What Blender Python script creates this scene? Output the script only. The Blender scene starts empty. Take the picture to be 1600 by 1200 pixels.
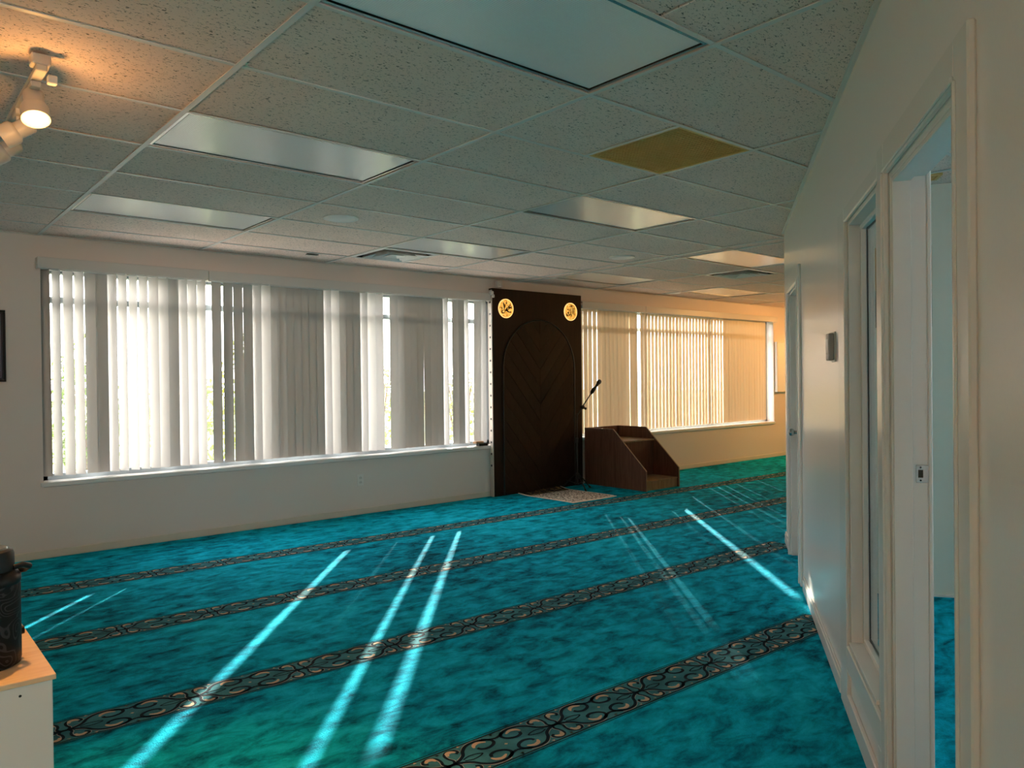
import bpy, bmesh, math, random
from mathutils import Vector, Matrix

random.seed(7)
S = bpy.context.scene
COL = S.collection

# ------------------------------------------------------------------ camera
F_PX = 1193.83
CAM = Vector((0.0, 0.0, 1.366))
RGT = Vector((0.760306, -0.64947, -0.011134))
UP = Vector((0.013057, -0.001857, 0.999913))
FWD = Vector((0.649434, 0.760385, -0.007068))
cam_d = bpy.data.cameras.new('camera')
cam_d.sensor_width = 36.0
cam_d.lens = F_PX / 1600.0 * 36.0
cam_d.clip_start = 0.02
cam_d.clip_end = 400
cam = bpy.data.objects.new('camera', cam_d)
COL.objects.link(cam)
M = Matrix.Identity(4)
for i in range(3):
    M[i][0] = RGT[i]; M[i][1] = UP[i]; M[i][2] = -FWD[i]; M[i][3] = CAM[i]
cam.matrix_world = M
S.camera = cam

# ------------------------------------------------------------------ world, sun, exposure
SUN_E = 17.0
SKY = 7.8
w = bpy.data.worlds.new('sky')
S.world = w
w.use_nodes = True
wn = w.node_tree
bg = wn.nodes['Background']
bg.inputs['Color'].default_value = (1.0, 0.935, 0.91, 1)
bg.inputs['Strength'].default_value = SKY
sun_d = bpy.data.lights.new('sun', 'SUN')
sun_d.energy = SUN_E
sun_d.angle = math.radians(0.55)
sun_d.color = (1.0, 0.93, 0.77)
sun = bpy.data.objects.new('sun', sun_d)
COL.objects.link(sun)
SUN_EL = math.radians(18.0)
sdir = Vector((-0.656 * math.cos(SUN_EL), -0.755 * math.cos(SUN_EL), -math.sin(SUN_EL))).normalized()
sun.rotation_euler = sdir.to_track_quat('-Z', 'Y').to_euler()
sun.location = (12, 16, 8)

S.view_settings.view_transform = 'Standard'
S.view_settings.look = 'None'
S.view_settings.gamma = 1.0
S.view_settings.use_curve_mapping = False
S.view_settings.exposure = 0.5
try:
    S.cycles.use_denoising = True
    S.cycles.max_bounces = 14
    S.cycles.diffuse_bounces = 8
    S.cycles.transparent_max_bounces = 16
    S.cycles.sample_clamp_indirect = 6.0
    S.cycles.caustics_reflective = False
    S.cycles.caustics_refractive = False
except Exception:
    pass

def portal(loc, rot, sx, sy):
    d = bpy.data.lights.new('daylight_portal', 'AREA')
    d.shape = 'RECTANGLE'; d.size = sx; d.size_y = sy
    d.cycles.is_portal = True
    o = bpy.data.objects.new('daylight_portal', d)
    o.location = loc; o.rotation_euler = rot
    COL.objects.link(o)
    return o

# ------------------------------------------------------------------ layout constants
CEIL = 2.529
YW = 6.927                 # inner face of the window wall
TH = math.radians(33.95)   # slanted partition
U = Vector((math.cos(TH), math.sin(TH), 0))
N = Vector((-math.sin(TH), math.cos(TH), 0))
C0 = -0.478
XL, XR, YB = -2.584, 12.7, -3.3
GX = [1.074 + 1.2192 * k for k in range(-3, 5)]        # main runners, first field
GX2 = [6.13 + 1.2192 * k for k in range(0, 6)]         # second field
GY = [2.789 + 0.6096 * j for j in range(-10, 7)]       # cross lines
def gy(j): return 2.789 + 0.6096 * j

def px_ray(x, y):
    return FWD + RGT * ((x - 800) / F_PX) + UP * ((600 - y) / F_PX)
def px_wall(x, y, Y):
    d = px_ray(x, y)
    return CAM + d * (Y / d.y)
def RW(s, off, z):
    p = U * s + N * (C0 + off)
    return Vector((p.x, p.y, z))

# ------------------------------------------------------------------ mesh helpers
class MB:
    def __init__(self):
        self.v = []; self.f = []; self.m = []
    def add(self, vs, fs, mi=0):
        o = len(self.v)
        self.v += [tuple(x) for x in vs]
        for f in fs:
            self.f.append(tuple(i + o for i in f)); self.m.append(mi)
        return self
    def box(self, a, b, mi=0, T=None, bev=0.0, seg=1):
        a = Vector(a); b = Vector(b)
        lo = Vector((min(a.x, b.x), min(a.y, b.y), min(a.z, b.z)))
        hi = Vector((max(a.x, b.x), max(a.y, b.y), max(a.z, b.z)))
        if bev > 0:
            bm = bmesh.new()
            bmesh.ops.create_cube(bm, size=1.0)
            c = (lo + hi) / 2; d = hi - lo
            for v in bm.verts:
                v.co = Vector((c.x + v.co.x * d.x, c.y + v.co.y * d.y, c.z + v.co.z * d.z))
            bmesh.ops.bevel(bm, geom=bm.edges[:], offset=min(bev, 0.45 * min(d)), segments=seg, affect='EDGES', profile=0.5)
            bm.verts.index_update()
            vs = [v.co.copy() for v in bm.verts]; fs = [[v.index for v in f.verts] for f in bm.faces]
            bm.free()
        else:
            vs = [Vector((x, y, z)) for x in (lo.x, hi.x) for y in (lo.y, hi.y) for z in (lo.z, hi.z)]
            fs = [(0, 1, 3, 2), (4, 6, 7, 5), (0, 4, 5, 1), (2, 3, 7, 6), (0, 2, 6, 4), (1, 5, 7, 3)]
        if T: vs = [T(v) for v in vs]
        return self.add(vs, fs, mi)
    def tube(self, pts, r, n=10, mi=0, cap=True):
        pts = [Vector(p) for p in pts]
        rs = r if isinstance(r, (list, tuple)) else [r] * len(pts)
        rings = []
        t0 = (pts[1] - pts[0]).normalized()
        ref = Vector((0, 0, 1)) if abs(t0.z) < 0.9 else Vector((1, 0, 0))
        a = t0.cross(ref).normalized()
        for i, p in enumerate(pts):
            if i == 0: t = pts[1] - pts[0]
            elif i == len(pts) - 1: t = pts[-1] - pts[-2]
            else: t = pts[i + 1] - pts[i - 1]
            t.normalize()
            a = (a - t * a.dot(t)).normalized()
            b = t.cross(a)
            rings.append([p + a * (math.cos(2 * math.pi * k / n) * rs[i]) + b * (math.sin(2 * math.pi * k / n) * rs[i]) for k in range(n)])
        vs = [v for R_ in rings for v in R_]
        fs = []
        for i in range(len(pts) - 1):
            for k in range(n):
                fs.append((i * n + k, i * n + (k + 1) % n, (i + 1) * n + (k + 1) % n, (i + 1) * n + k))
        if cap:
            fs.append(tuple(range(n - 1, -1, -1)))
            fs.append(tuple((len(pts) - 1) * n + k for k in range(n)))
        return self.add(vs, fs, mi)
    def lathe(self, prof, n=32, c=(0, 0, 0), axis=None, mi=0):
        # prof: list of (r, h); axis: Matrix 3x3 turning local z to the axis
        c = Vector(c); vs = []; fs = []
        for r, h in prof:
            for k in range(n):
                a = 2 * math.pi * k / n
                p = Vector((math.cos(a) * r, math.sin(a) * r, h))
                if axis is not None: p = axis @ p
                vs.append(c + p)
        for i in range(len(prof) - 1):
            for k in range(n):
                fs.append((i * n + k, i * n + (k + 1) % n, (i + 1) * n + (k + 1) % n, (i + 1) * n + k))
        fs.append(tuple(range(n - 1, -1, -1)))
        fs.append(tuple((len(prof) - 1) * n + k for k in range(n)))
        return self.add(vs, fs, mi)
    def prism(self, poly, T, d0, d1, mi=0):
        # poly: list of 2d points; T(a,b,d) -> Vector
        n = len(poly)
        vs = [T(a, b, d0) for a, b in poly] + [T(a, b, d1) for a, b in poly]
        fs = [tuple(range(n - 1, -1, -1)), tuple(range(n, 2 * n))]
        for i in range(n):
            fs.append((i, (i + 1) % n, n + (i + 1) % n, n + i))
        return self.add(vs, fs, mi)
    def mesh(self, name, mats, smooth=False):
        me = bpy.data.meshes.new(name)
        me.from_pydata(self.v, [], self.f)
        if not isinstance(mats, (list, tuple)): mats = [mats]
        for m_ in mats: me.materials.append(m_)
        for p, mi in zip(me.polygons, self.m):
            p.material_index = mi; p.use_smooth = smooth
        me.update()
        bm = bmesh.new(); bm.from_mesh(me)
        bmesh.ops.recalc_face_normals(bm, faces=bm.faces[:])
        bm.to_mesh(me); bm.free()
        if smooth:
            try: me.set_sharp_from_angle(angle=math.radians(40))
            except Exception: pass
        return me
    def build(self, name, mats, parent=None, smooth=False):
        return link(name, self.mesh(name, mats, smooth), parent)

def link(name, me, parent=None, loc=None):
    o = bpy.data.objects.new(name, me)
    COL.objects.link(o)
    if loc is not None: o.location = loc
    if parent is not None:
        o.parent = parent
        o.matrix_parent_inverse = Matrix.Translation(-parent.location) if parent.type == 'EMPTY' else Matrix.Identity(4)
    return o
def thing(name, label, cat, loc, group=None):
    o = bpy.data.objects.new(name, None)
    o.empty_display_size = 0.1
    o.location = loc
    COL.objects.link(o)
    return tag(o, label, cat, group)
def tag(o, label=None, cat=None, group=None, kind=None):
    if label: o['label'] = label
    if cat: o['category'] = cat
    if group: o['group'] = group
    if kind: o['kind'] = kind
    return o
def struct(o, label=None):
    o['kind'] = 'structure'
    if label: o['label'] = label
    return o

# ------------------------------------------------------------------ materials
def mat(name, col=(0.8, 0.8, 0.8), rough=0.5, metal=0.0, spec=0.5, bump=None, noise=None, emit=None):
    """bump=(scale, strength, distance); noise=(scale, colour2, low, high)"""
    m = bpy.data.materials.new(name); m.use_nodes = True
    nt = m.node_tree; b = nt.nodes['Principled BSDF']
    b.inputs['Base Color'].default_value = (*col, 1)
    b.inputs['Roughness'].default_value = rough
    b.inputs['Metallic'].default_value = metal
    b.inputs['Specular IOR Level'].default_value = spec
    if emit:
        b.inputs['Emission Color'].default_value = (*emit[0], 1)
        b.inputs['Emission Strength'].default_value = emit[1]
    if noise or bump:
        tc = nt.nodes.new('ShaderNodeTexCoord')
    if noise:
        sc, c2, lo, hi = noise
        nz = nt.nodes.new('ShaderNodeTexNoise'); nz.inputs['Scale'].default_value = sc
        nz.inputs['Detail'].default_value = 5
        nt.links.new(tc.outputs['Object'], nz.inputs['Vector'])
        rp = nt.nodes.new('ShaderNodeValToRGB')
        rp.color_ramp.elements[0].position = lo; rp.color_ramp.elements[1].position = hi
        rp.color_ramp.elements[0].color = (*col, 1); rp.color_ramp.elements[1].color = (*c2, 1)
        nt.links.new(nz.outputs['Fac'], rp.inputs['Fac'])
        nt.links.new(rp.outputs['Color'], b.inputs['Base Color'])
    if bump:
        nb = nt.nodes.new('ShaderNodeTexNoise'); nb.inputs['Scale'].default_value = bump[0]
        nb.inputs['Detail'].default_value = 4
        nt.links.new(tc.outputs['Object'], nb.inputs['Vector'])
        bp = nt.nodes.new('ShaderNodeBump'); bp.inputs['Strength'].default_value = bump[1]
        bp.inputs['Distance'].default_value = bump[2]
        nt.links.new(nb.outputs['Fac'], bp.inputs['Height'])
        nt.links.new(bp.outputs['Normal'], b.inputs['Normal'])
    return m

def node(nt, t, **kw):
    n_ = nt.nodes.new(t)
    for k, v in kw.items():
        if k in n_.inputs.keys(): n_.inputs[k].default_value = v
        else: setattr(n_, k, v)
    return n_
def ramp(nt, src, stops):
    rp = nt.nodes.new('ShaderNodeValToRGB')
    e = rp.color_ramp.elements
    while len(e) < len(stops): e.new(0.5)
    for el, (p, c) in zip(e, stops):
        el.position = p; el.color = (*c, 1)
    nt.links.new(src, rp.inputs['Fac'])
    return rp

M_WALL = mat('wall_paint', (0.80, 0.73, 0.69), 0.42, spec=0.35, bump=(220, 0.06, 0.002))
M_WALLS = mat('wall_paint_satin', (0.88, 0.85, 0.83), 0.22, spec=0.45, bump=(90, 0.05, 0.003))
M_TRIM = mat('trim_gloss_paint', (0.80, 0.79, 0.77), 0.24, spec=0.5, bump=(60, 0.04, 0.003))
M_SILL = mat('sill_paint', (0.84, 0.84, 0.83), 0.3)
M_BASE = mat('baseboard_vinyl', (0.72, 0.66, 0.57), 0.35, bump=(40, 0.04, 0.002))
M_GRID = mat('ceiling_grid_paint', (0.74, 0.72, 0.69), 0.4)
M_GAP = mat('shadow_gap_black', (0.012, 0.012, 0.012), 0.6)
M_ALU = mat('window_frame_aluminium', (0.32, 0.37, 0.41), 0.4, metal=0.3, bump=(50, 0.03, 0.001))
M_VAL = mat('valance_plastic', (0.71, 0.70, 0.68), 0.35, bump=(30, 0.02, 0.001))
M_BLACK = mat('black_metal', (0.012, 0.012, 0.013), 0.35, spec=0.5, bump=(300, 0.05, 0.001))
M_STEEL = mat('brushed_steel', (0.55, 0.55, 0.54), 0.25, metal=1.0, bump=(150, 0.05, 0.001))
M_DARKP = mat('black_plastic', (0.007, 0.007, 0.008), 0.4, spec=0.3, bump=(200, 0.05, 0.001))
M_WHITEP = mat('white_plastic', (0.72, 0.71, 0.69), 0.35, bump=(100, 0.03, 0.001))

def tile_mat():
    m = bpy.data.materials.new('mineral_fibre_tile'); m.use_nodes = True
    nt = m.node_tree; b = nt.nodes['Principled BSDF']; L = nt.links
    b.inputs['Roughness'].default_value = 0.85; b.inputs['Specular IOR Level'].default_value = 0.15
    g = node(nt, 'ShaderNodeNewGeometry')
    mp = node(nt, 'ShaderNodeMapping'); mp.inputs['Scale'].default_value = (1.0, 1.9, 1)
    L.new(g.outputs['Position'], mp.inputs['Vector'])
    nz = node(nt, 'ShaderNodeTexNoise', Scale=62.0, Detail=2.0, Roughness=0.55, Distortion=1.2)
    L.new(mp.outputs['Vector'], nz.inputs['Vector'])
    pits = ramp(nt, nz.outputs['Fac'], [(0.325, (0.14, 0.125, 0.11)), (0.40, (0.94, 0.755, 0.67))])
    n2 = node(nt, 'ShaderNodeTexNoise', Scale=2.2, Detail=3.0)
    L.new(g.outputs['Position'], n2.inputs['Vector'])
    tone = ramp(nt, n2.outputs['Fac'], [(0.3, (0.93, 0.93, 0.93)), (0.7, (1.0, 1.0, 1.0))])
    mx = node(nt, 'ShaderNodeMixRGB', blend_type='MULTIPLY'); mx.inputs['Fac'].default_value = 1.0
    L.new(pits.outputs['Color'], mx.inputs['Color1']); L.new(tone.outputs['Color'], mx.inputs['Color2'])
    L.new(mx.outputs['Color'], b.inputs['Base Color'])
    n3 = node(nt, 'ShaderNodeTexNoise', Scale=160.0, Detail=3.0)
    L.new(g.outputs['Position'], n3.inputs['Vector'])
    add = node(nt, 'ShaderNodeMath', operation='ADD')
    L.new(pits.outputs['Color'], add.inputs[0])
    mu = node(nt, 'ShaderNodeMath', operation='MULTIPLY'); mu.inputs[1].default_value = 0.5
    L.new(n3.outputs['Fac'], mu.inputs[0]); L.new(mu.outputs[0], add.inputs[1])
    bp = node(nt, 'ShaderNodeBump', Strength=0.5, Distance=0.003)
    L.new(add.outputs[0], bp.inputs['Height']); L.new(bp.outputs['Normal'], b.inputs['Normal'])
    return m
M_TILE = tile_mat()

def carpet_mat():
    m = bpy.data.materials.new('teal_carpet'); m.use_nodes = True
    nt = m.node_tree; b = nt.nodes['Principled BSDF']; L = nt.links
    b.inputs['Roughness'].default_value = 0.95; b.inputs['Specular IOR Level'].default_value = 0.04
    b.inputs['Sheen Weight'].default_value = 0.0; b.inputs['Sheen Roughness'].default_value = 0.4
    b.inputs['Sheen Tint'].default_value = (0.1, 0.75, 0.9, 1)
    g = node(nt, 'ShaderNodeNewGeometry')
    mp = node(nt, 'ShaderNodeMapping'); mp.inputs['Scale'].default_value = (1.0, 1.7, 1)
    mp.inputs['Rotation'].default_value = (0, 0, -0.4)
    L.new(g.outputs['Position'], mp.inputs['Vector'])
    n1 = node(nt, 'ShaderNodeTexNoise', Scale=6.0, Detail=8.0, Roughness=0.70, Distortion=0.35)
    L.new(mp.outputs['Vector'], n1.inputs['Vector'])
    n2 = node(nt, 'ShaderNodeTexNoise', Scale=0.75, Detail=3.0)
    L.new(g.outputs['Position'], n2.inputs['Vector'])
    a1 = node(nt, 'ShaderNodeMath', operation='MULTIPLY'); a1.inputs[1].default_value = 0.72
    a2 = node(nt, 'ShaderNodeMath', operation='MULTIPLY'); a2.inputs[1].default_value = 0.28
    L.new(n1.outputs['Fac'], a1.inputs[0]); L.new(n2.outputs['Fac'], a2.inputs[0])
    ad = node(nt, 'ShaderNodeMath', operation='ADD'); L.new(a1.outputs[0], ad.inputs[0]); L.new(a2.outputs[0], ad.inputs[1])
    rp = ramp(nt, ad.outputs[0], [(0.36, (0.001, 0.060, 0.095)), (0.455, (0.001, 0.26, 0.40)), (0.53, (0.001, 0.45, 0.66)), (0.64, (0.012, 0.66, 0.88))])
    L.new(rp.outputs['Color'], b.inputs['Base Color'])
    n3 = node(nt, 'ShaderNodeTexNoise', Scale=140.0, Detail=3.0)
    L.new(g.outputs['Position'], n3.inputs['Vector'])
    bp = node(nt, 'ShaderNodeBump', Strength=0.8, Distance=0.008)
    L.new(n3.outputs['Fac'], bp.inputs['Height']); L.new(bp.outputs['Normal'], b.inputs['Normal'])
    return m
M_CARPET = carpet_mat()
M_NAVY = mat('carpet_navy_pile', (0.006, 0.016, 0.030), 0.95, spec=0.1, bump=(180, 0.6, 0.004))
M_BEIGE = mat('carpet_beige_pile', (0.62, 0.46, 0.33), 0.95, spec=0.1, bump=(180, 0.6, 0.004))
M_STEELB = mat('carpet_grey_pile', (0.42, 0.42, 0.41), 0.95, spec=0.1, bump=(180, 0.6, 0.004))
M_BANDT = mat('carpet_band_teal', (0.04, 0.17, 0.21), 0.95, spec=0.1, bump=(150, 0.6, 0.004), noise=(9, (0.07, 0.28, 0.34), 0.35, 0.65))

def vane_mat(name, col, trans, tw):
    m = bpy.data.materials.new(name); m.use_nodes = True
    nt = m.node_tree; L = nt.links; b = nt.nodes['Principled BSDF']
    b.inputs['Base Color'].default_value = (*col, 1)
    b.inputs['Roughness'].default_value = 0.45; b.inputs['Specular IOR Level'].default_value = 0.3
    t = node(nt, 'ShaderNodeBsdfTranslucent'); t.inputs['Color'].default_value = (*trans, 1)
    tc = node(nt, 'ShaderNodeTexCoord')
    nz = node(nt, 'ShaderNodeTexNoise', Scale=60.0); L.new(tc.outputs['Object'], nz.inputs['Vector'])
    bp = node(nt, 'ShaderNodeBump', Strength=0.05, Distance=0.001)
    L.new(nz.outputs['Fac'], bp.inputs['Height']); L.new(bp.outputs['Normal'], b.inputs['Normal'])
    mx = node(nt, 'ShaderNodeMixShader'); mx.inputs['Fac'].default_value = tw
    L.new(b.outputs[0], mx.inputs[1]); L.new(t.outputs[0], mx.inputs[2])
    L.new(mx.outputs[0], nt.nodes['Material Output'].inputs['Surface'])
    return m
M_VANE2 = vane_mat('pvc_vane_warm_lit', (0.78, 0.68, 0.53), (1.0, 0.74, 0.46), 0.020)  # far blind: warm light on the vanes put into colour and translucency
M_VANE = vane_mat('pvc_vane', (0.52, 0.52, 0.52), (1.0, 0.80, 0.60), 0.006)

def glass_mat(name, tint=(0.985, 0.985, 0.98), refl=0.08):
    m = bpy.data.materials.new(name); m.use_nodes = True
    nt = m.node_tree; L = nt.links
    nt.nodes.remove(nt.nodes['Principled BSDF'])
    t = node(nt, 'ShaderNodeBsdfTransparent'); t.inputs['Color'].default_value = (*tint, 1)
    g = node(nt, 'ShaderNodeBsdfGlossy'); g.inputs['Roughness'].default_value = 0.02
    lw = node(nt, 'ShaderNodeLayerWeight', Blend=0.5)
    pw_ = node(nt, 'ShaderNodeMath', operation='POWER'); pw_.inputs[1].default_value = 5.0
    L.new(lw.outputs['Facing'], pw_.inputs[0])
    mu = node(nt, 'ShaderNodeMath', operation='MULTIPLY_ADD'); mu.inputs[1].default_value = 0.5; mu.inputs[2].default_value = refl * 0.4
    L.new(pw_.outputs[0], mu.inputs[0])
    mx = node(nt, 'ShaderNodeMixShader'); L.new(mu.outputs[0], mx.inputs['Fac'])
    L.new(t.outputs[0], mx.inputs[1]); L.new(g.outputs[0], mx.inputs[2])
    L.new(mx.outputs[0], nt.nodes['Material Output'].inputs['Surface'])
    return m
M_GLASS = glass_mat('window_glass')

def wood_mat(name, c1, c2, scale=3.0, rough=0.45, stretch=(1, 1, 0.08), rot=(0, 0, 0), bump=0.1):
    m = bpy.data.materials.new(name); m.use_nodes = True
    nt = m.node_tree; L = nt.links; b = nt.nodes['Principled BSDF']
    b.inputs['Roughness'].default_value = rough; b.inputs['Specular IOR Level'].default_value = 0.18
    tc = node(nt, 'ShaderNodeTexCoord')
    mp = node(nt, 'ShaderNodeMapping'); mp.inputs['Scale'].default_value = stretch; mp.inputs['Rotation'].default_value = rot
    L.new(tc.outputs['Object'], mp.inputs['Vector'])
    nz = node(nt, 'ShaderNodeTexNoise', Scale=scale * 10, Detail=6.0, Roughness=0.6, Distortion=0.8)
    L.new(mp.outputs['Vector'], nz.inputs['Vector'])
    rp = ramp(nt, nz.outputs['Fac'], [(0.3, c1), (0.7, c2)])
    L.new(rp.outputs['Color'], b.inputs['Base Color'])
    bp = node(nt, 'ShaderNodeBump', Strength=bump, Distance=0.002)
    L.new(nz.outputs['Fac'], bp.inputs['Height']); L.new(bp.outputs['Normal'], b.inputs['Normal'])
    return m
M_WALNUT = wood_mat('walnut_laminate', (0.085, 0.038, 0.026), (0.18, 0.085, 0.060))
M_WALEDGE = mat('walnut_edge_band', (0.30, 0.20, 0.13), 0.4, bump=(80, 0.05, 0.001))
M_STEPW = wood_mat('oak_step_laminate', (0.22, 0.145, 0.08), (0.36, 0.25, 0.15))
M_PANEL = wood_mat('dark_panel_wood', (0.016, 0.0075, 0.005), (0.028, 0.013, 0.008), rough=0.55)
M_PLANK = [wood_mat('dark_plank_wood_%d' % i, c1, c2, rough=0.42, stretch=(1, 1, 0.3)) for i, (c1, c2) in enumerate((
    ((0.017, 0.008, 0.005), (0.030, 0.014, 0.008)), ((0.023, 0.011, 0.006), (0.038, 0.018, 0.010)), ((0.013, 0.006, 0.004), (0.024, 0.011, 0.007))))]
M_MAPLE = wood_mat('maple_top', (0.66, 0.45, 0.26), (0.80, 0.60, 0.38), stretch=(0.15, 1, 1), rough=0.35)
M_CABW = mat('white_laminate', (0.70, 0.68, 0.64), 0.45, bump=(40, 0.03, 0.001))

def lens_mat():
    m = bpy.data.materials.new('prismatic_lens'); m.use_nodes = True
    nt = m.node_tree; L = nt.links; b = nt.nodes['Principled BSDF']
    b.inputs['Base Color'].default_value = (0.90, 0.95, 0.98, 1)
    b.inputs['Roughness'].default_value = 0.25; b.inputs['Specular IOR Level'].default_value = 0.9; b.inputs['Coat Weight'].default_value = 0.8; b.inputs['Coat Roughness'].default_value = 0.22; b.inputs['Coat IOR'].default_value = 1.7
    g = node(nt, 'ShaderNodeNewGeometry')
    wv = node(nt, 'ShaderNodeTexWave', Scale=38.0); wv.bands_direction = 'X'
    w2 = node(nt, 'ShaderNodeTexWave', Scale=38.0); w2.bands_direction = 'Y'
    L.new(g.outputs['Position'], wv.inputs['Vector']); L.new(g.outputs['Position'], w2.inputs['Vector'])
    ad = node(nt, 'ShaderNodeMath', operation='ADD'); L.new(wv.outputs['Fac'], ad.inputs[0]); L.new(w2.outputs['Fac'], ad.inputs[1])
    bp = node(nt, 'ShaderNodeBump', Strength=0.25, Distance=0.003)
    L.new(ad.outputs[0], bp.inputs['Height']); L.new(bp.outputs['Normal'], b.inputs['Normal'])
    return m
M_LENS = lens_mat()
M_BROWN = mat('brown_filter', (0.80, 0.54, 0.19), 0.7, noise=(6, (0.88, 0.64, 0.30), 0.4, 0.62), bump=(60, 0.2, 0.004))
M_BROWNG = mat('brown_eggcrate', (0.74, 0.50, 0.18), 0.5, bump=(80, 0.05, 0.001))
M_OFFW = mat('diffuser_enamel', (0.80, 0.80, 0.78), 0.3, bump=(40, 0.03, 0.001))

# ------------------------------------------------------------------ floor with carpet bands
floor = struct(MB().box((XL - 0.2, YB - 0.2, -0.12), (XR + 0.2, YW + 0.2, 0)).build('floor', M_CARPET), 'teal mottled carpet floor')

def ribbon(mb, pts, wd, z, mi=0, taper=False):
    n = len(pts)
    L_, R_ = [], []
    for i, p in enumerate(pts):
        a = pts[max(i - 1, 0)]; b = pts[min(i + 1, n - 1)]
        t = Vector((b[0] - a[0], b[1] - a[1])); t.normalize()
        k = wd
        if taper:
            k = wd * (0.25 + 0.75 * math.sin(math.pi * (i + 0.6) / (n + 0.2)))
        L_.append((p[0] - t.y * k / 2, p[1] + t.x * k / 2, z)); R_.append((p[0] + t.y * k / 2, p[1] - t.x * k / 2, z))
    mb.add(L_ + R_, [(i, i + 1, n + i + 1, n + i) for i in range(n - 1)], mi)
def spline(pts, k=4):
    out = []
    n = len(pts)
    for i in range(n - 1):
        p0 = pts[max(i - 1, 0)]; p1 = pts[i]; p2 = pts[i + 1]; p3 = pts[min(i + 2, n - 1)]
        for j in range(k):
            t = j / k
            out.append(tuple(0.5 * ((2 * b) + (-a + c) * t + (2 * a - 5 * b + 4 * c - d) * t * t + (-a + 3 * b - 3 * c + d) * t ** 3)
                             for a, b, c, d in zip(p0, p1, p2, p3)))
    out.append(tuple(pts[-1]))
    return out
HW = 0.098; PITCH = 0.49
main_c = spline([(0, 0), (.07, .08), (.14, .30), (.185, .62), (.25, .86), (.34, .92), (.42, .80), (.455, .56), (.43, .32), (.365, .20), (.31, .28), (.295, .44)])
over_c = spline([(.38, .88), (.45, .70), (.5, .62)], 4)
curl_c = spline([(.03, .05), (.045, .22), (.03, .46), (.035, .74), (.08, .92), (.135, .86), (.15, .68), (.12, .58)])
twig_c = spline([(.11, .05), (.17, .15), (.24, .10), (.28, .0)], 3)
cres_in = spline([(.275, .50), (.295, .68), (.345, .76), (.40, .62)], 3)
cres_out = spline([(.055, .60), (.065, .78), (.10, .82), (.13, .70)], 3)
def band_unit():
    nv, be = MB(), MB()
    for su in (1, -1):
        for sv in (1, -1):
            f = lambda c: [(su * a * PITCH, sv * b * HW) for a, b in c]
            ribbon(nv, f(main_c), 0.0135, 0.0016); ribbon(nv, f(over_c), 0.012, 0.0016); ribbon(nv, f(curl_c), 0.0105, 0.0016); ribbon(nv, f(twig_c), 0.006, 0.0016)
            ribbon(be, [(x * 1.0, y + (0.0085 if y > 0 else -0.0085)) for x, y in f(main_c[4:24])], 0.0045, 0.0012, 1)
            ribbon(be, f([(a + .012, b) for a, b in curl_c]), 0.005, 0.0012, 1)
            ribbon(be, f(cres_in), 0.017, 0.0022, 0, True); ribbon(be, f(cres_out), 0.019, 0.0022, 0, True)
            for (a, b) in ((.0, .93), (.19, .96), (.5, .95)):
                x, y = su * a * PITCH, sv * b * HW
                be.add([(x - .008, y - sv * .003, .0022), (x + .008, y - sv * .003, .0022), (x, y + sv * .007, .0022)], [(0, 1, 2)])
    x = 0.5 * PITCH
    be.add([(x - .008, 0, .0022), (x, .007, .0022), (x + .008, 0, .0022), (x, -.007, .0022)], [(0, 1, 2, 3)])
    return nv, be
UN, UB = band_unit()
SL = -0.026
def band(y0, x0, x1):
    T = lambda x, y, z: (x, y0 + SL * x + y, z)
    base = MB()
    base.add([T(x0, -HW * 1.12, .0006), T(x1, -HW * 1.12, .0006), T(x1, HW * 1.12, .0006), T(x0, HW * 1.12, .0006)], [(0, 1, 2, 3)])
    b = base.build('border_band', M_BANDT, floor)
    nv, be = MB(), MB()
    x = x0 + PITCH * 0.5
    ph = (0.105 - x0) % PITCH
    x = x0 + ph
    while x < x1 + PITCH * 0.4:
        for src, dst in ((UN, nv), (UB, be)):
            o = len(dst.v)
            for v in src.v: dst.v.append(T(min(max(v[0] + x, x0), x1), v[1], v[2]))
            for f, mi in zip(src.f, src.m): dst.f.append(tuple(i + o for i in f)); dst.m.append(mi)
        x += PITCH
    for sv in (1, -1):
        for d, wd in ((1.06, .006), (1.20, .004)):
            y = sv * d * HW
            nv.add([T(x0, y - wd / 2, .0014), T(x1, y - wd / 2, .0014), T(x1, y + wd / 2, .0014), T(x0, y + wd / 2, .0014)], [(0, 1, 2, 3)])
    tag(nv.build('scroll_outline', M_NAVY, b), kind='stuff')
    tag(be.build('scroll_highlight', [M_BEIGE, M_STEELB], b), kind='stuff')
band(5.87, XL + .02, XR - .02)
band(4.645, XL + .02, XR - .02)
band(3.445, XL + .02, 5.70)
band(2.235, XL + .02, 4.10)
band(1.02, XL + .02, 2.15)

# ------------------------------------------------------------------ ceiling: roof slab, tiles, grid
roof = MB().box((XL - 0.3, YB - 0.3, 2.72), (XR + 0.3, YW + 0.3, 2.9))
ceiling = struct(roof.build('ceiling', M_GAP), 'suspended ceiling of speckled mineral tiles in a metal grid')
lights_cells = {(1.074, -2), (1.074, 1), (1.074, 4), (3.5124, 1), (3.5124, 4)}
lights_cells = [(GX[3], -2), (GX[3], 1), (GX[3], 4), (GX[5], 1), (GX[5], 4), (GX2[0], 2), (GX2[0], 5), (GX2[2], 5), (GX2[2], 2)]
half_cells = {(round(GX[4], 3), -1): (0.6096, 1.2192), (round(GX[5], 3), 5): (0, 0.6096), (round(GX2[1], 3), 3): (0, 0.6096)}
tile_cache = {}
ZT = CEIL + 0.002
def tile_mesh(sx, sy):
    k = (round(sx, 3), round(sy, 3))
    if k not in tile_cache:
        g = 0.005
        tile_cache[k] = MB().box((g, g, 0), (sx - g, sy - g, 0.016), bev=0.002).mesh('acoustic_tile', M_TILE)
    return tile_cache[k]
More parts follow.
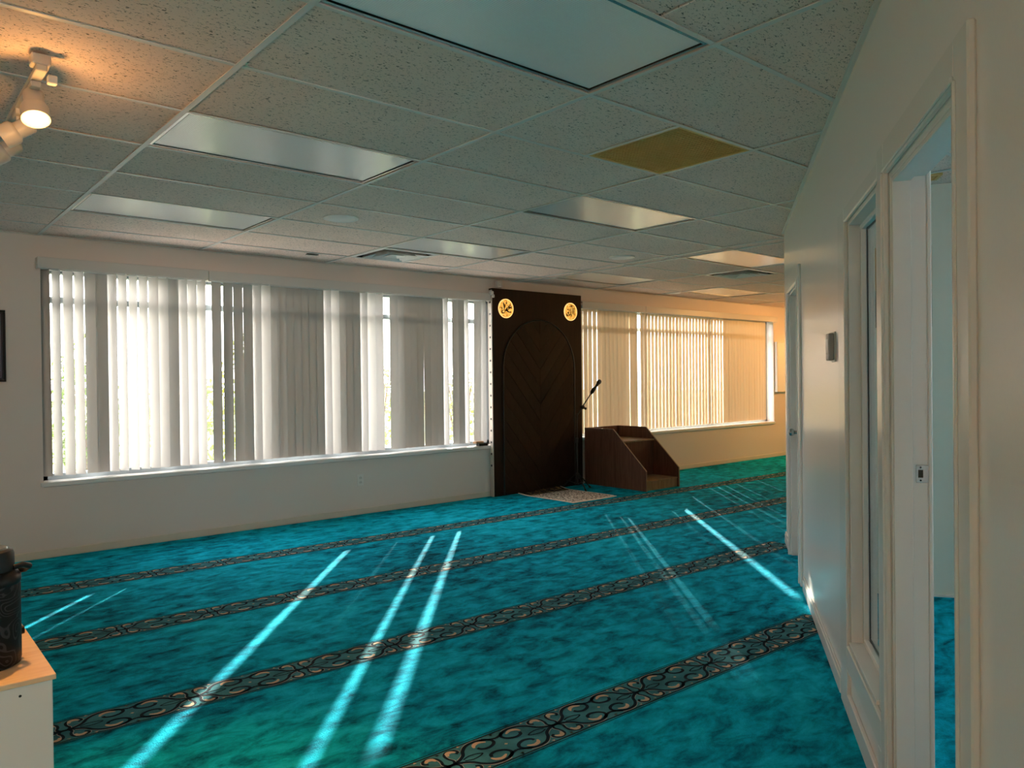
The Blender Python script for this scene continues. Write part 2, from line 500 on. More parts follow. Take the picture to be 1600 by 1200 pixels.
def tile(x, y, sx, sy):
    if sx < 0.02 or sy < 0.02: return
    o = link('ceiling_tile', tile_mesh(sx, sy), ceiling)
    o.location = (x, y, ZT + random.uniform(0, 0.0015))
    o.rotation_euler = (random.uniform(-.0015, .0015), random.uniform(-.001, .001), 0)
light_set = {(round(x, 3), j) for x, j in lights_cells}
cols = [(GX[i], GX[i + 1]) for i in range(7)] + [(GX[7], GX2[0])] + [(GX2[i], min(GX2[i + 1], XR)) for i in range(5)] + [(GX2[5], XR)]
for (x0, x1) in cols:
    for j in range(-10, 7):
        y0 = gy(j); y1 = min(gy(j + 1), YW)
        key = (round(x0, 3), j)
        if key in light_set: continue
        if key in half_cells:
            a, b = half_cells[key]
            if a > 0: tile(x0, y0, a, y1 - y0)
            if b < 1.2: tile(x0 + b, y0, x1 - x0 - b, y1 - y0)
            continue
        if j == -3 and abs(x0 - GX[3]) < .01:
            tile(x0, y0, .906, y1 - y0); tile(x0 + .906, y0, x1 - x0 - .906, y1 - y0)
            continue
        tile(x0, y0, x1 - x0, y1 - y0)
FL = 0.012
for x in GX[1:] + GX2:
    if x > XR - .05: continue
    MB().box((x - FL, YB, CEIL - .004), (x + FL, YW - .002, CEIL)).box((x - .002, YB, CEIL), (x + .002, YW - .002, CEIL + .03)).build('main_runner', M_GRID, ceiling)
FT = 0.0105
for j in range(-9, 7):
    y = gy(j)
    MB().box((XL, y - FT, CEIL - .003), (XR, y + FT, CEIL + .0005)).build('cross_tee', M_GRID, ceiling)
for x, j in ((GX[4] + .6096, -1), (GX[5] + .6096, 5), (GX2[1] + .6096, 3)):
    MB().box((x - FT, gy(j), CEIL - .003), (x + FT, gy(j + 1), CEIL + .0005)).build('cross_tee', M_GRID, ceiling)

# ------------------------------------------------------------------ window wall
ZS, ZH = 0.594, 2.30
YO = YW + 0.27
W1 = (1.085, 5.66); W2 = (7.05, 11.72)
def wall_with_holes(axis_pts, z0, z1, holes, T, name, m, label, th):
    mb = MB()
    a0, a1 = axis_pts
    cur = a0
    for (h0, h1, b, t) in sorted(holes):
        mb.box((cur, 0, z0), (h0, th, z1), T=T)
        if b > z0: mb.box((h0, 0, z0), (h1, th, b), T=T)
        if t < z1: mb.box((h0, 0, t), (h1, th, z1), T=T)
        cur = h1
    mb.box((cur, 0, z0), (a1, th, z1), T=T)
    return struct(mb.build(name, m), label)
wall_w = wall_with_holes((XL - .25, XR + .25), 0, 2.72, [(W1[0], W1[1], ZS - .04, ZH), (W2[0], W2[1], ZS - .04, ZH)],
                         lambda v: Vector((v.x, YW + v.y, v.z)), 'wall_window', M_WALL, 'off-white wall with two wide windows', 0.27)
MB().box((XL, YW - .012, 0), (5.585, YW, .062), bev=.004).build('baseboard_strip', M_BASE, None)
bb = bpy.data.objects['baseboard_strip']; bb.name = 'baseboard_window'; struct(bb, 'beige baseboard under the windows')
MB().box((7.06, YW - .012, 0), (XR, YW - .0002, .062), bev=.004).build('baseboard_far', M_BASE)
struct(bpy.data.objects['baseboard_far'], 'beige baseboard under the tan-lit far window')
struct(MB().box((XL, YW - .02, CEIL - .006), (XR, YW, CEIL + .001)).build('trim_1', M_GRID), 'metal wall angle where ceiling meets window wall')

def make_window(name, x0, x1, mull, label):
    yg = YO - 0.10
    fr = MB()
    fw = 0.05
    fr.box((x0, yg - .04, ZS), (x0 + fw, yg + .04, ZH)).box((x1 - fw, yg - .04, ZS), (x1, yg + .04, ZH))
    fr.box((x0, yg - .04, ZS), (x1, yg + .04, ZS + fw)).box((x0, yg - .04, ZH - fw), (x1, yg + .04, ZH))
    root = struct(fr.build(name, M_ALU), label)
    MB().box((x0 + fw, yg - .035, 2.015), (x1 - fw, yg + .035, 2.065), bev=.003).build('transom_bar', M_ALU, root)
    for x in mull:
        MB().box((x - .022, yg - .035, ZS + fw), (x + .022, yg + .035, ZH - fw), bev=.003).build('mullion', M_ALU, root)
    xs = [x0 + fw] + list(mull) + [x1 - fw]
    for a, b in zip(xs, xs[1:]):
        for z0, z1 in ((ZS + fw, 2.015), (2.065, ZH - fw)):
            MB().box((a + .022, yg - .003, z0), (b - .022, yg + .003, z1)).build('pane', M_GLASS, root)
    MB().box((x0 - .02, YW - .028, ZS - .034), (x1 + .01, YW, ZS), bev=.004).box((x0, YW, ZS - .034), (x1, yg - .04, ZS)).build('window_sill', M_SILL, root)
    return root
make_window('window_1', W1[0], W1[1], (2.60, 4.17), 'wide window beside the dark wooden panel, white sill')
make_window('window_2', W2[0], W2[1], (8.56, 10.12), 'wide window behind the wooden steps, white sill')

# ------------------------------------------------------------------ vertical blinds
YV = 7.02
Z_VB, Z_VT = 0.628, 2.285
VW = 0.089
def vane_mesh(m_):
    n = 6; mb = MB(); sag = 0.006; nz = 8
    vs = []
    for k in range(nz + 1):
        z = Z_VB + (Z_VT - Z_VB) * k / nz
        for i in range(n + 1):
            t = i / n * 2 - 1
            vs.append((t * VW / 2, sag * (1 - t * t) - sag * .5, z))
    fs = []
    for k in range(nz):
        for i in range(n):
            a = k * (n + 1) + i
            fs.append((a, a + 1, a + n + 2, a + n + 1))
    return mb.add(vs, fs).mesh('vane', m_, smooth=True)
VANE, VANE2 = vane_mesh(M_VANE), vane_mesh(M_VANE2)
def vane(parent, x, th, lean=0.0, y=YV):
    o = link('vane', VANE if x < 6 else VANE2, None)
    o.parent = parent
    o.location = Vector((x, y, 0)) - parent.location
    o.rotation_euler = (0, lean, math.radians(th))
    if lean:
        o.location.x -= math.sin(lean) * Z_VT
        o.location.z += 0.0
    return o
def blind(label, x0, x1, zones, sp=0.081):
    t = thing('vertical_blind', label, 'blind', ((x0 + x1) / 2, YW, ZH))
    v = MB()
    v.box((x0, YW - .072, 2.262), (x1, YW - .064, 2.350), bev=.003)
    v.box((x0, YW - .064, 2.336), (x1, YW - .001, 2.346))
    v.box((x0, YW - .066, 2.262), (x0 + .006, YW - .001, 2.346)).box((x1 - .006, YW - .066, 2.262), (x1, YW - .001, 2.346))
    v.build('valance', M_VAL, t)
    MB().box((x0 + .01, YV - .02, 2.27), (x1 - .01, YV + .02, 2.299), bev=.003).build('headrail', M_VAL, t)
    for z in zones:
        a, b, th = z[:3]
        lean = z[3] if len(z) > 3 else 0.0
        n = max(1, round((b - a) / sp))
        for i in range(n):
            x = a + (b - a) * (i + .5) / n
            tt = th[i % len(th)] if isinstance(th, (list, tuple)) else th
            vane(t, x, tt + random.uniform(-1, 1), lean + random.uniform(-.0025, .0025))
    return t
X = lambda px: px_wall(px, 600, YV).x
def zpx(zs): return [(X(z[0]), X(z[1]), *z[2:]) for z in zs]
blind('short vertical blind of half-open white vanes with greenery behind, next to the framed chart', W1[0] - .03, 2.352,
      [(X(63), X(63) + 16 * 0.081, [-50, -58, -46, -52, -2, 2, -50, -54, -57, -55, -46, -42, 0, -48, -48, -52])])
blind('long vertical blind with closed beige and turned white vanes, ending at the dark panel', 2.358, 5.545,
      zpx([(329, 350, [4, 0]), (350, 396, [0, -3, 1, -1, 0]), (396, 424, [-46, -38]), (424, 506, [0, -2, 1, -3, 0, 1, -1]), (506, 531, [-48, -40]),
           (531, 563, [-1, 1, -2]), (563, 600, [-50, -46, -50]), (611.5, 631, [-22, -10]), (631, 693, [0, -3, 1, -1, -4, 1, 0]), (693, 699, [-60]),
           (707.5, 726, [-2, 0]), (726, 730, [-66]), (742.5, 751, [-25], 0.012), (750, 758, [-40])]))
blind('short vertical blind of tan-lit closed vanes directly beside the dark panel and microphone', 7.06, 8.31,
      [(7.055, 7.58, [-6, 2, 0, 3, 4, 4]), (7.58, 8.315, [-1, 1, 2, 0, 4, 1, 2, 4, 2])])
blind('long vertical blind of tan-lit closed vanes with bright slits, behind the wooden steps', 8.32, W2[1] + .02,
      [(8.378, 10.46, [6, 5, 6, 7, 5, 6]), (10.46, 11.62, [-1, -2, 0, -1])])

# ------------------------------------------------------------------ slanted partition on the right
TRW = lambda v: RW(v.x, -v.y, v.z)      # local x = along the wall, y = into the wall
WT = 0.096
D1 = (1.775, 2.505, 1.965)   # near door opening
SLT = (2.70, 3.30, 0.285, 1.975)  # side light
D2 = (5.34, 6.16, 1.985)     # far door
wall_r = wall_with_holes((.90, 6.62), 0, CEIL, [(D1[0], D1[1], 0, D1[2]), (SLT[0], SLT[1], SLT[2], SLT[3]), (D2[0], D2[1], 0, D2[2])],
                         TRW, 'wall_right', M_WALLS, 'slanted white partition with doors and a side light', WT)
for i, (a, b) in enumerate(((3.52, 5.155), (6.33, 6.632), (.9, 1.66))):
    o = MB().box((a, -.014, 0), (b, 0, .07), T=TRW, bev=.004).box((a, -.009, .07), (b, 0, .088), T=TRW, bev=.003).build('baseboard_right' if i == 0 else ('baseboard_right_end' if i == 1 else 'baseboard_right_near'), M_TRIM)
    struct(o, 'white baseboard of the slanted partition')
struct(MB().box((.9, -.02, CEIL - .006), (6.62, 0, CEIL + .001), T=TRW).build('trim_2', M_GRID), 'metal wall angle along the slanted partition')

def casing(mb, s0, s1, top, wd, d=0.017, foot=0.0, sides=(1, 1)):
    # stepped casing boards around an opening
    if sides[0]:
        mb.box((s0 - wd, -d, foot), (s0, 0, top + wd), T=TRW, bev=.004)
        mb.box((s0 - .018, -d - .006, foot), (s0 - .004, -d + .002, top + .004), T=TRW, bev=.003)
    if sides[1]:
        mb.box((s1, -d, foot), (s1 + wd, 0, top + wd), T=TRW, bev=.004)
        mb.box((s1 + .004, -d - .006, foot), (s1 + .018, -d + .002, top + .004), T=TRW, bev=.003)
    mb.box((s0, -d, top), (s1, 0, top + wd), T=TRW, bev=.004)
    mb.box((s0, -d - .006, top + .004), (s1, -d + .002, top + .018), T=TRW, bev=.003)
# near door (door leaf stands open inside the room beyond, out of sight)
dn = MB(); casing(dn, D1[0], D1[1], D1[2], 0.095)
door1 = struct(dn.build('door_1', M_TRIM), 'white door frame of the open doorway with a steel strike plate')
jb = MB()
jb.box((D1[1] - .018, 0, 0), (D1[1], WT, D1[2]), T=TRW, bev=.002).box((D1[0], 0, 0), (D1[0] + .018, WT, D1[2]), T=TRW, bev=.002)
jb.box((D1[0] + .018, 0, D1[2] - .018), (D1[1] - .018, WT, D1[2]), T=TRW, bev=.002)
jb.build('jamb', M_TRIM, door1)
st = MB()
st.box((D1[1] - .032, .002, 0), (D1[1] - .018, .053, D1[2] - .018), T=TRW, bev=.002)
st.box((D1[0] + .018, .002, 0), (D1[0] + .032, .053, D1[2] - .018), T=TRW, bev=.002)
st.box((D1[0] + .032, .002, D1[2] - .032), (D1[1] - .032, .053, D1[2] - .018), T=TRW, bev=.002)
st.build('door_stop', M_TRIM, door1)
ca = MB()
ca.box((D1[1] - .022, WT, 0), (D1[1] + .07, WT + .012, D1[2] + .07), T=TRW, bev=.003)
ca.build('inner_casing', M_TRIM, door1)
sp = MB().box((D1[1] - .0195, .063, 1.046), (D1[1] - .0175, WT + .003, 1.098), T=TRW, bev=.0008).build('strike_plate', M_STEEL, door1)
MB().box((D1[1] - .0200, .069, 1.061), (D1[1] - .0190, .082, 1.084), T=TRW).build('latch_hole', mat('latch_hole_brown', (.03, .018, .01), .6), sp)
for z in (1.053, 1.091):
    MB().lathe([(.0028, 0), (.002, .0008)], 10, RW(D1[1] - .0196, -.0755, z), Matrix((-N, Vector((0, 0, 1)), -U)).transposed()).build('screw', M_BLACK, sp)

# side light
sf = MB()
sf.box((SLT[1], -.016, 0), (SLT[1] + .17, 0, SLT[3] + .055), T=TRW, bev=.004)
sf.box((D1[1] + .098, -.016, SLT[3]), (SLT[1], 0, SLT[3] + .055), T=TRW, bev=.004)
sf.box((D1[1] + .098, -.016, SLT[2] - .10), (SLT[1], 0, SLT[2] - .004), T=TRW, bev=.004)
sf.box((D1[1] + .098, -.016, 0), (SLT[1], 0, .085), T=TRW, bev=.004)
sf.box((D1[1] + .098, -.016, .086), (D1[1] + .15, 0, SLT[2] - .101), T=TRW, bev=.003)
win3 = struct(sf.build('window_3', M_TRIM), 'tall narrow side light with white stepped frame beside the doorway')
lv = MB()
y0 = 0.0
lv.box((SLT[1] - .016, 0, SLT[2]), (SLT[1], WT, SLT[3]), T=TRW, bev=.002).box((SLT[0], 0, SLT[2]), (SLT[0] + .016, WT, SLT[3]), T=TRW, bev=.002)
lv.box((SLT[0] + .016, 0, SLT[3] - .016), (SLT[1] - .016, WT, SLT[3]), T=TRW, bev=.002).box((SLT[0] + .016, -.01, SLT[2]), (SLT[1] - .016, WT, SLT[2] + .016), T=TRW, bev=.002)
lv.build('jamb', M_TRIM, win3)
bd = MB()
a0, a1, b0, b1 = SLT[0] + .016, SLT[1] - .016, SLT[2] + .016, SLT[3] - .016
bd.box((a1 - .022, .042, b0), (a1, .062, b1), T=TRW, bev=.003).box((a0, .042, b0), (a0 + .022, .062, b1), T=TRW, bev=.003)
bd.box((a0 + .022, .042, b1 - .022), (a1 - .022, .062, b1), T=TRW, bev=.003).box((a0 + .022, .042, b0), (a1 - .022, .062, b0 + .022), T=TRW, bev=.003)
bd.build('glazing_bead', M_TRIM, win3)
gk = MB(); g_ = .027
gk.box((a1 - g_, .0625, b0), (a1 - .02, .068, b1), T=TRW).box((a0 + .02, .0625, b0), (a0 + g_, .068, b1), T=TRW)
gk.box((a0 + g_, .0625, b1 - g_), (a1 - g_, .068, b1 - .02), T=TRW).box((a0 + g_, .0625, b0 + .02), (a1 - g_, .068, b0 + g_), T=TRW)
gk.build('gasket', M_BLACK, win3)
MB().box((a0 + g_, .063, b0 + g_), (a1 - g_, .069, b1 - g_), T=TRW).build('pane', glass_mat('side_light_glass', (.93, .96, .95), .05), win3)

# far door, closed and set back in its frame
df = MB(); casing(df, D2[0], D2[1], D2[2], 0.10)
df.box((D2[1] - .016, 0, 0), (D2[1], WT, D2[2]), T=TRW, bev=.002).box((D2[0], 0, 0), (D2[0] + .016, WT, D2[2]), T=TRW, bev=.002)
df.box((D2[0] + .016, 0, D2[2] - .016), (D2[1] - .016, WT, D2[2]), T=TRW, bev=.002)
door2 = struct(df.build('door_2', M_TRIM), 'closed white door set back in the far end of the slanted partition')
leaf = MB().box((D2[0] + .018, .055, .008), (D2[1] - .018, .093, D2[2] - .018), T=TRW, bev=.002).build('door_leaf', M_TRIM, door2)
ax = Matrix((U, Vector((0, 0, 1)), N)).transposed()
MB().lathe([(.033, 0), (.033, .006), (.014, .010), (.012, .030), (.020, .036), (.027, .046), (.028, .058), (.022, .068), (.008, .072)], 24,
           RW(D2[1] - .085, -.055, .94), ax).build('door_knob', M_STEEL, leaf, smooth=True)

# thermostat
th_ = thing('thermostat', 'small grey wall thermostat on the slanted partition beside the side light', 'thermostat', RW(3.70, 0, 1.43))
MB().box((3.655, -.006, 1.425), (3.77, 0, 1.56), T=TRW, bev=.003).build('back_plate', M_WHITEP, th_)
MB().box((3.662, -.030, 1.432), (3.762, -.006, 1.553), T=TRW, bev=.004).build('body', mat('grey_plastic', (.36, .34, .32), .4, bump=(90, .03, .001)), th_)
MB().box((3.675, -.0315, 1.462), (3.75, -.0295, 1.528), T=TRW, bev=.0006).build('cover', M_WHITEP, th_)

# rest of the shell ----------------------------------------------------------
pe = RW(6.62, 0, 0)
struct(MB().box((pe.x + .02, pe.y - .14, 0), (XR, pe.y - .02, CEIL)).build('wall_inner', M_WALL), 'wall running on behind the far end of the partition')
struct(MB().box((XR, pe.y - .14, 0), (XR + .25, YW, 2.72)).build('wall_end', M_WALL), 'end wall of the far room')
BWIN = (XL + .3, -.55, .85, 2.35)  # unseen window, added to fill the room with daylight
wall_with_holes((XL - .25, XR), 0, 2.72, [BWIN], lambda v: Vector((v.x, YB - v.y, v.z)), 'wall_back', M_WALL, 'back wall with a wide window added for daylight', .25)
struct(MB().box((XL - .25, YB, 0), (XL, YW, 2.72)).build('wall_left', M_WALL), 'plain left wall')
m_ = MB(); yg_ = YB - .15
a, b, z0, z1 = BWIN
for x in [a + .03 + (b - a - .06) * k / 4 for k in range(5)]:
    m_.box((x - .03, yg_ - .03, z0), (x + .03, yg_ + .03, z1))
m_.box((a, yg_ - .03, z0), (b, yg_ + .03, z0 + .05)).box((a, yg_ - .03, z1 - .05), (b, yg_ + .03, z1))
wr = struct(m_.build('window_added', M_ALU), 'unseen window added to the back wall for daylight fill')
for k in range(4):
    x = a + .03 + (b - a - .06) * k / 4
    MB().box((x + .03, yg_ - .003, z0 + .05), (x + (b - a - .06) / 4 - .03, yg_ + .003, z1 - .05)).build('pane', M_GLASS, wr)
portal(((a + b) / 2, YB - .02, (z0 + z1) / 2), (math.radians(90), 0, 0), b - a, z1 - z0)
portal(((W1[0] + W1[1]) / 2, YO - .03, (ZS + ZH) / 2), (math.radians(-90), 0, 0), W1[1] - W1[0], ZH - ZS)
portal(((W2[0] + W2[1]) / 2, YO - .03, (ZS + ZH) / 2), (math.radians(-90), 0, 0), W2[1] - W2[0], ZH - ZS)
# the room beyond the doorway
struct(MB().box((5.21, WT, 0), (5.33, 3.6, CEIL), T=TRW).build('wall_office', mat('office_paint', (.70, .72, .64), .6, bump=(200, .05, .002)), None), 'pale wall of the room beyond the doorway')
struct(MB().box((.90, WT, 0), (1.02, 3.62, CEIL), T=TRW).build('wall_office_near', M_WALL), 'near side wall of the room beyond the doorway')
struct(MB().box((5.195, WT + .1, 0), (5.21, 3.5, .012), T=TRW).build('baseboard_office', M_TRIM), 'white edge strip at the foot of the office wall')

# ------------------------------------------------------------------ ceiling fixtures
def ceiling_light(x, j, label):
    y0 = gy(j); x1, y1 = x + 1.2192, y0 + .6096
    t = thing('ceiling_light', label, 'ceiling light', (x + .6096, y0 + .3048, CEIL), 'unlit ceiling light panels')
    f = MB(); e = .013
    f.box((x + e, y0 + e, CEIL + .001), (x1 - e, y0 + e + .016, CEIL + .02)).box((x + e, y1 - e - .016, CEIL + .001), (x1 - e, y1 - e, CEIL + .02))
    f.box((x + e, y0 + e + .016, CEIL + .001), (x + e + .016, y1 - e - .016, CEIL + .02)).box((x1 - e - .016, y0 + e + .016, CEIL + .001), (x1 - e, y1 - e - .016, CEIL + .02))
    f.build('frame', M_STEEL, t)
    MB().box((x + .006, y0 + .006, CEIL + .085), (x1 - .006, y1 - .006, CEIL + .09)).box((x + .006, y0 + .006, CEIL + .02), (x1 - .006, y0 + .010, CEIL + .09)).box((x + .006, y1 - .010, CEIL + .02), (x1 - .006, y1 - .006, CEIL + .09)).build('housing', M_GAP, t)
    n = 10; q = MB(); vs = []
    a, b, c, d = x + .036, x1 - .036, y0 + .036, y1 - .036
    for k in range(n + 1):
        for i in range(3):
            s_ = math.sin(math.pi * k / n) * math.sin(math.pi * i / 2)
            vs.append((a + (b - a) * k / n, c + (d - c) * i / 2, CEIL + .006 - .004 * s_))
    fs = [(k * 3 + i, k * 3 + i + 1, (k + 1) * 3 + i + 1, (k + 1) * 3 + i) for k in range(n) for i in range(2)]
    q.add(vs, fs).build('lens', M_LENS, t, smooth=True)
LBL = ['large unlit light panel in the ceiling next to the brown grille, with ribbed grey lens',
       'unlit light panel in the ceiling beside the lit track spotlight',
       'unlit light panel in the ceiling between the track spotlight and the half-open blind',
       'unlit light panel in the ceiling one row past the brown grille',
       'unlit light panel in the ceiling touching the square air diffuser near the white-lit window',
       'unlit light panel in the ceiling next to the far end of the slanted partition',
       'unlit light panel in the ceiling above the dark wooden panel',
       'unlit light panel in the ceiling above the wooden steps window',
       'unlit light panel in the ceiling beside the far amber track light']
for (x, j), l in zip(lights_cells, LBL): ceiling_light(x, j, l)

def diffuser(x, j, label):
    y0 = gy(j); c = Vector((x + .3048, y0 + .3048, CEIL))
    t = thing('air_diffuser', label, 'air vent', c, 'square air diffusers')
    MB().box((c.x - .29, c.y - .29, CEIL + .10), (c.x + .29, c.y + .29, CEIL + .105)).build('back_plate', M_GAP, t)
    def ring(r0, z0, r1, z1, nm, m):
        q = MB(); vs = []
        for r, z in ((r0, z0), (r1, z1), (r1 - .004, z1 + .004), (r0 - .004, z0 + .004)):
            vs += [(c.x - r, c.y - r, z), (c.x + r, c.y - r, z), (c.x + r, c.y + r, z), (c.x - r, c.y + r, z)]
        fs = []
        for k in range(4):
            a = k * 4; b = ((k + 1) % 4) * 4
            for i in range(4): fs.append((a + i, a + (i + 1) % 4, b + (i + 1) % 4, b + i))
        q.add(vs, fs).build(nm, m, t)
    ring(.293, CEIL - .001, .262, CEIL - .004, 'frame', M_OFFW)
    ring(.262, CEIL - .004, .240, CEIL + .05, 'throat', M_GAP)
    ring(.225, CEIL - .014, .165, CEIL + .045, 'louver', M_OFFW)
    ring(.155, CEIL - .016, .100, CEIL + .040, 'louver', M_OFFW)
    q = MB(); r = .085
    q.add([(c.x - r, c.y - r, CEIL - .012), (c.x + r, c.y - r, CEIL - .012), (c.x + r, c.y + r, CEIL - .012), (c.x - r, c.y + r, CEIL - .012), (c.x, c.y, CEIL + .03)],
          [(0, 1, 4), (1, 2, 4), (2, 3, 4), (3, 0, 4)]).build('centre_cone', M_OFFW, t)
diffuser(GX[5], 5, 'white square air diffuser in the ceiling near the white-lit window')
diffuser(GX2[1], 3, 'white square air diffuser in the ceiling near the far end of the partition')

def eggcrate(c, sx, sy, label, rot=0.0, n=26, grp='brown return air grilles'):
    t = thing('return_air_grille', label, 'air vent', c, grp)
    ca_, sa_ = math.cos(rot), math.sin(rot)
    T = lambda v: Vector((c.x + v.x * ca_ - v.y * sa_, c.y + v.x * sa_ + v.y * ca_, c.z + v.z))
    hx, hy = sx / 2, sy / 2
    f = MB()
    for a, b in (((-hx, -hy, -.004), (hx, -hy + .014, .02)), ((-hx, hy - .014, -.004), (hx, hy, .02)), ((-hx, -hy + .014, -.004), (-hx + .014, hy - .014, .02)), ((hx - .014, -hy + .014, -.004), (hx, hy - .014, .02))):
        f.box(a, b, T=T)
    f.build('frame', M_BROWNG, t)
    MB().box((-hx + .005, -hy + .005, .0055), (hx - .005, hy - .005, .009), T=T).build('filter', M_BROWN, t)
    g = MB()
    for k in range(1, n):
        x = -hx + .014 + (sx - .028) * k / n
        g.box((x - .0012, -hy + .014, .000), (x + .0012, hy - .014, .005), T=T)
    m_ = max(4, int(n * sy / sx))
    for k in range(1, m_):
        y = -hy + .014 + (sy - .028) * k / m_
        g.box((-hx + .014, y - .0012, .000), (hx - .014, y + .0012, .005), T=T)
    tag(g.build('lattice', M_BROWNG, t), kind='stuff')
eggcrate(Vector((GX[5] - .3048, gy(-1) + .3048, CEIL + .002)), .585, .585, 'brown egg-crate return air grille in the ceiling of the hall')
eggcrate(Vector((4.845, 1.775, CEIL - .006)) + N * .165, .135, .32, 'small brown grille in the ceiling seen through the doorway', TH, 8)

def disc(x, y, r, label):
    t = thing('ceiling_speaker', label, 'speaker', (x, y, CEIL), 'round ceiling speakers')
    MB().lathe([(r, .004), (r, -.004), (r * .9, -.009), (r * .86, -.007)], 40, (x, y, CEIL)).build('rim', M_OFFW, t, smooth=True)
    MB().lathe([(r * .86, -.002), (r * .8, -.0075), (r * .3, -.011), (.01, -.0115)], 40, (x, y, CEIL)).build('grille', M_OFFW, t, smooth=True)
disc(2.64, 4.96, .125, 'round white speaker in the ceiling near the half-open blind')
disc(5.635, 4.935, .125, 'round white speaker in the ceiling in front of the dark panel')
disc(8.62, 6.62, .10, 'round white speaker in the ceiling above the far tan blinds')
t = MB().box((3.12, 6.50, CEIL - .008), (3.23, 6.545, CEIL - .003), bev=.002).build('ceiling_tag', mat('olive_tag', (.10, .10, .07), .5, bump=(90, .05, .001)))
tag(t, 'small dark rectangular tag stuck under the ceiling near the white-lit window', 'tag')

# track light -----------------------------------------------------------------
WARM = (1.0, 0.47, 0.13)
M_TRK = mat('track_enamel', (.55, .52, .48), .4, bump=(60, .03, .001))
M_BULB = mat('lit_bulb_lens', (1, .8, .5), .3, emit=((1.0, 0.60, 0.20), 5.0))
def axis_from(d):
    d = Vector(d).normalized(); r = d.cross(Vector((0, 0, 1))); r.normalize(); u_ = r.cross(d)
    return Matrix((r, u_, d)).transposed()
def track_light(x, y0, y1, heads, label, point):
    t = thing('track_light', label, 'track light', (x, y0, CEIL))
    zt = 2.462
    MB().box((x - .018, y0, zt), (x + .018, y1, zt + .022), bev=.003).build('track', M_TRK, t)
    for y in (y0 + .03, y1 - .2):
        MB().box((x - .03, y - .03, zt + .022), (x + .03, y + .03, CEIL - .006), bev=.004).build('mount', M_TRK, t)
    MB().box((x + .022, y0 + .02, zt - .03), (x + .052, y0 + .05, zt), bev=.003).build('rating_tag', M_WHITEP, t)
    for (y, d, lit) in heads:
        d = Vector(d).normalized()
        pv = Vector((x, y, zt - .055))
        a = MB().box((x - .016, y - .045, zt - .022), (x + .016, y + .045, zt), bev=.003).tube([(x, y, zt - .02), (x, y, zt - .06)], .009, 10).build('head_arm', M_TRK, t)
        A = axis_from(d)
        base = pv - d * .05 + Vector((0, 0, -.02))
        h = MB().lathe([(.012, -.012), (.030, -.006), (.034, 0), (.034, .055), (.044, .062), (.047, .070), (.047, .118), (.042, .118), (.040, .100)], 28, base, A).build('lamp_head', M_TRK, t, smooth=True)
        MB().lathe([(.0405, .1005), (.036, .106), (.018, .110), (.004, .111)], 24, base, A).build('lamp_lens', M_BULB if lit else M_STEEL, h, smooth=True)
        if lit:
            for kind, pw_, off in (('SPOT', lit, .125), ('POINT', lit * point, .20)):
                L_ = bpy.data.lights.new('track_lamp', kind); L_.energy = pw_; L_.color = WARM
                L_.shadow_soft_size = .03
                if kind == 'SPOT': L_.spot_size = math.radians(62 if lit > 60 and x < 5 else 115); L_.spot_blend = 0.6
                lo = bpy.data.objects.new('track_lamp', L_); COL.objects.link(lo)
                lo.parent = t; lo.matrix_parent_inverse = Matrix.Translation(-t.location)
                lo.location = base + d * off
                lo.rotation_euler = d.to_track_quat('-Z', 'Y').to_euler()
    return t
track_light(.50, 3.10, 4.62, [(3.26, (.0, -.42, -.85), 80), (3.62, (-.75, .25, -.5), 0), (3.95, (-.75, .25, -.5), 0)],
            'ceiling track light with one lit amber spotlight and two unlit heads', .045)
track_light(12.2, 4.5, 6.5, [(4.75, (-.55, .5, -.42), 78), (6.36, (.1, .3, -.9), 7)], 'track light with two lit amber heads near the whiteboard', .3)
track_light(-1.55, -.6, 2.2, [(-.3, (-.9, .1, .12), 34), (.7, (-.9, .1, .12), 34), (1.8, (-.9, .1, .12), 34)], 'unseen track light added as warm fill, washing the plain wall opposite the partition', .3)  # out-of-view track added as warm fill for ceiling and partition

# ------------------------------------------------------------------ dark wooden prayer-niche panel
PX0, PX1, PYF, PZ = 5.572, 7.03, 6.852, 2.415
pn = thing('prayer_niche_panel', 'tall dark brown wooden panel with inlaid arch and chevron planks between the windows', 'wall panel', ((PX0 + PX1) / 2, YW - .04, 0))
MB().box((PX0, PYF, 0), (PX1, YW - .002, PZ), bev=.002).build('board', M_PANEL, pn)
MB().box((PX0 - .014, PYF + .004, .0), (PX0 - .001, YW - .016, PZ - .02), bev=.002).build('side_channel', mat('side_channel_white', (.62, .56, .50), .4, bump=(60, .03, .001)), pn)
for k in range(15):
    z = .35 + k * .135
    MB().box((PX0 - .0155, PYF + .022, z), (PX0 - .0135, PYF + .046, z + .022)).build('channel_slot', M_BLACK, pn)
ACX, AR, AZS = 6.302, .585, 1.487
def arch_poly(r, z0, n=28):
    p = [(ACX - r, z0), (ACX + r, z0)]
    for k in range(n + 1):
        a = math.pi * k / n
        p.append((ACX + r * math.cos(a), AZS + r * math.sin(a)))
    return p
def clip(poly, inside, inter):
    out = []
    for i in range(len(poly)):
        a, b = poly[i - 1], poly[i]
        ia, ib = inside(a), inside(b)
        if ib:
            if not ia: out.append(inter(a, b))
            out.append(b)
        elif ia: out.append(inter(a, b))
    return out
def clip_half(poly, nx, nz, c):
    f = lambda p: p[0] * nx + p[1] * nz - c
    def it(a, b):
        fa, fb = f(a), f(b); t = fa / (fa - fb)
        return (a[0] + (b[0] - a[0]) * t, a[1] + (b[1] - a[1]) * t)
    return clip(poly, lambda p: f(p) <= 1e-9, it)
TP = lambda a, b, d: Vector((a, PYF - d, b))
inner = arch_poly(AR - .012, .012)
pw = .135; ang = math.radians(50)
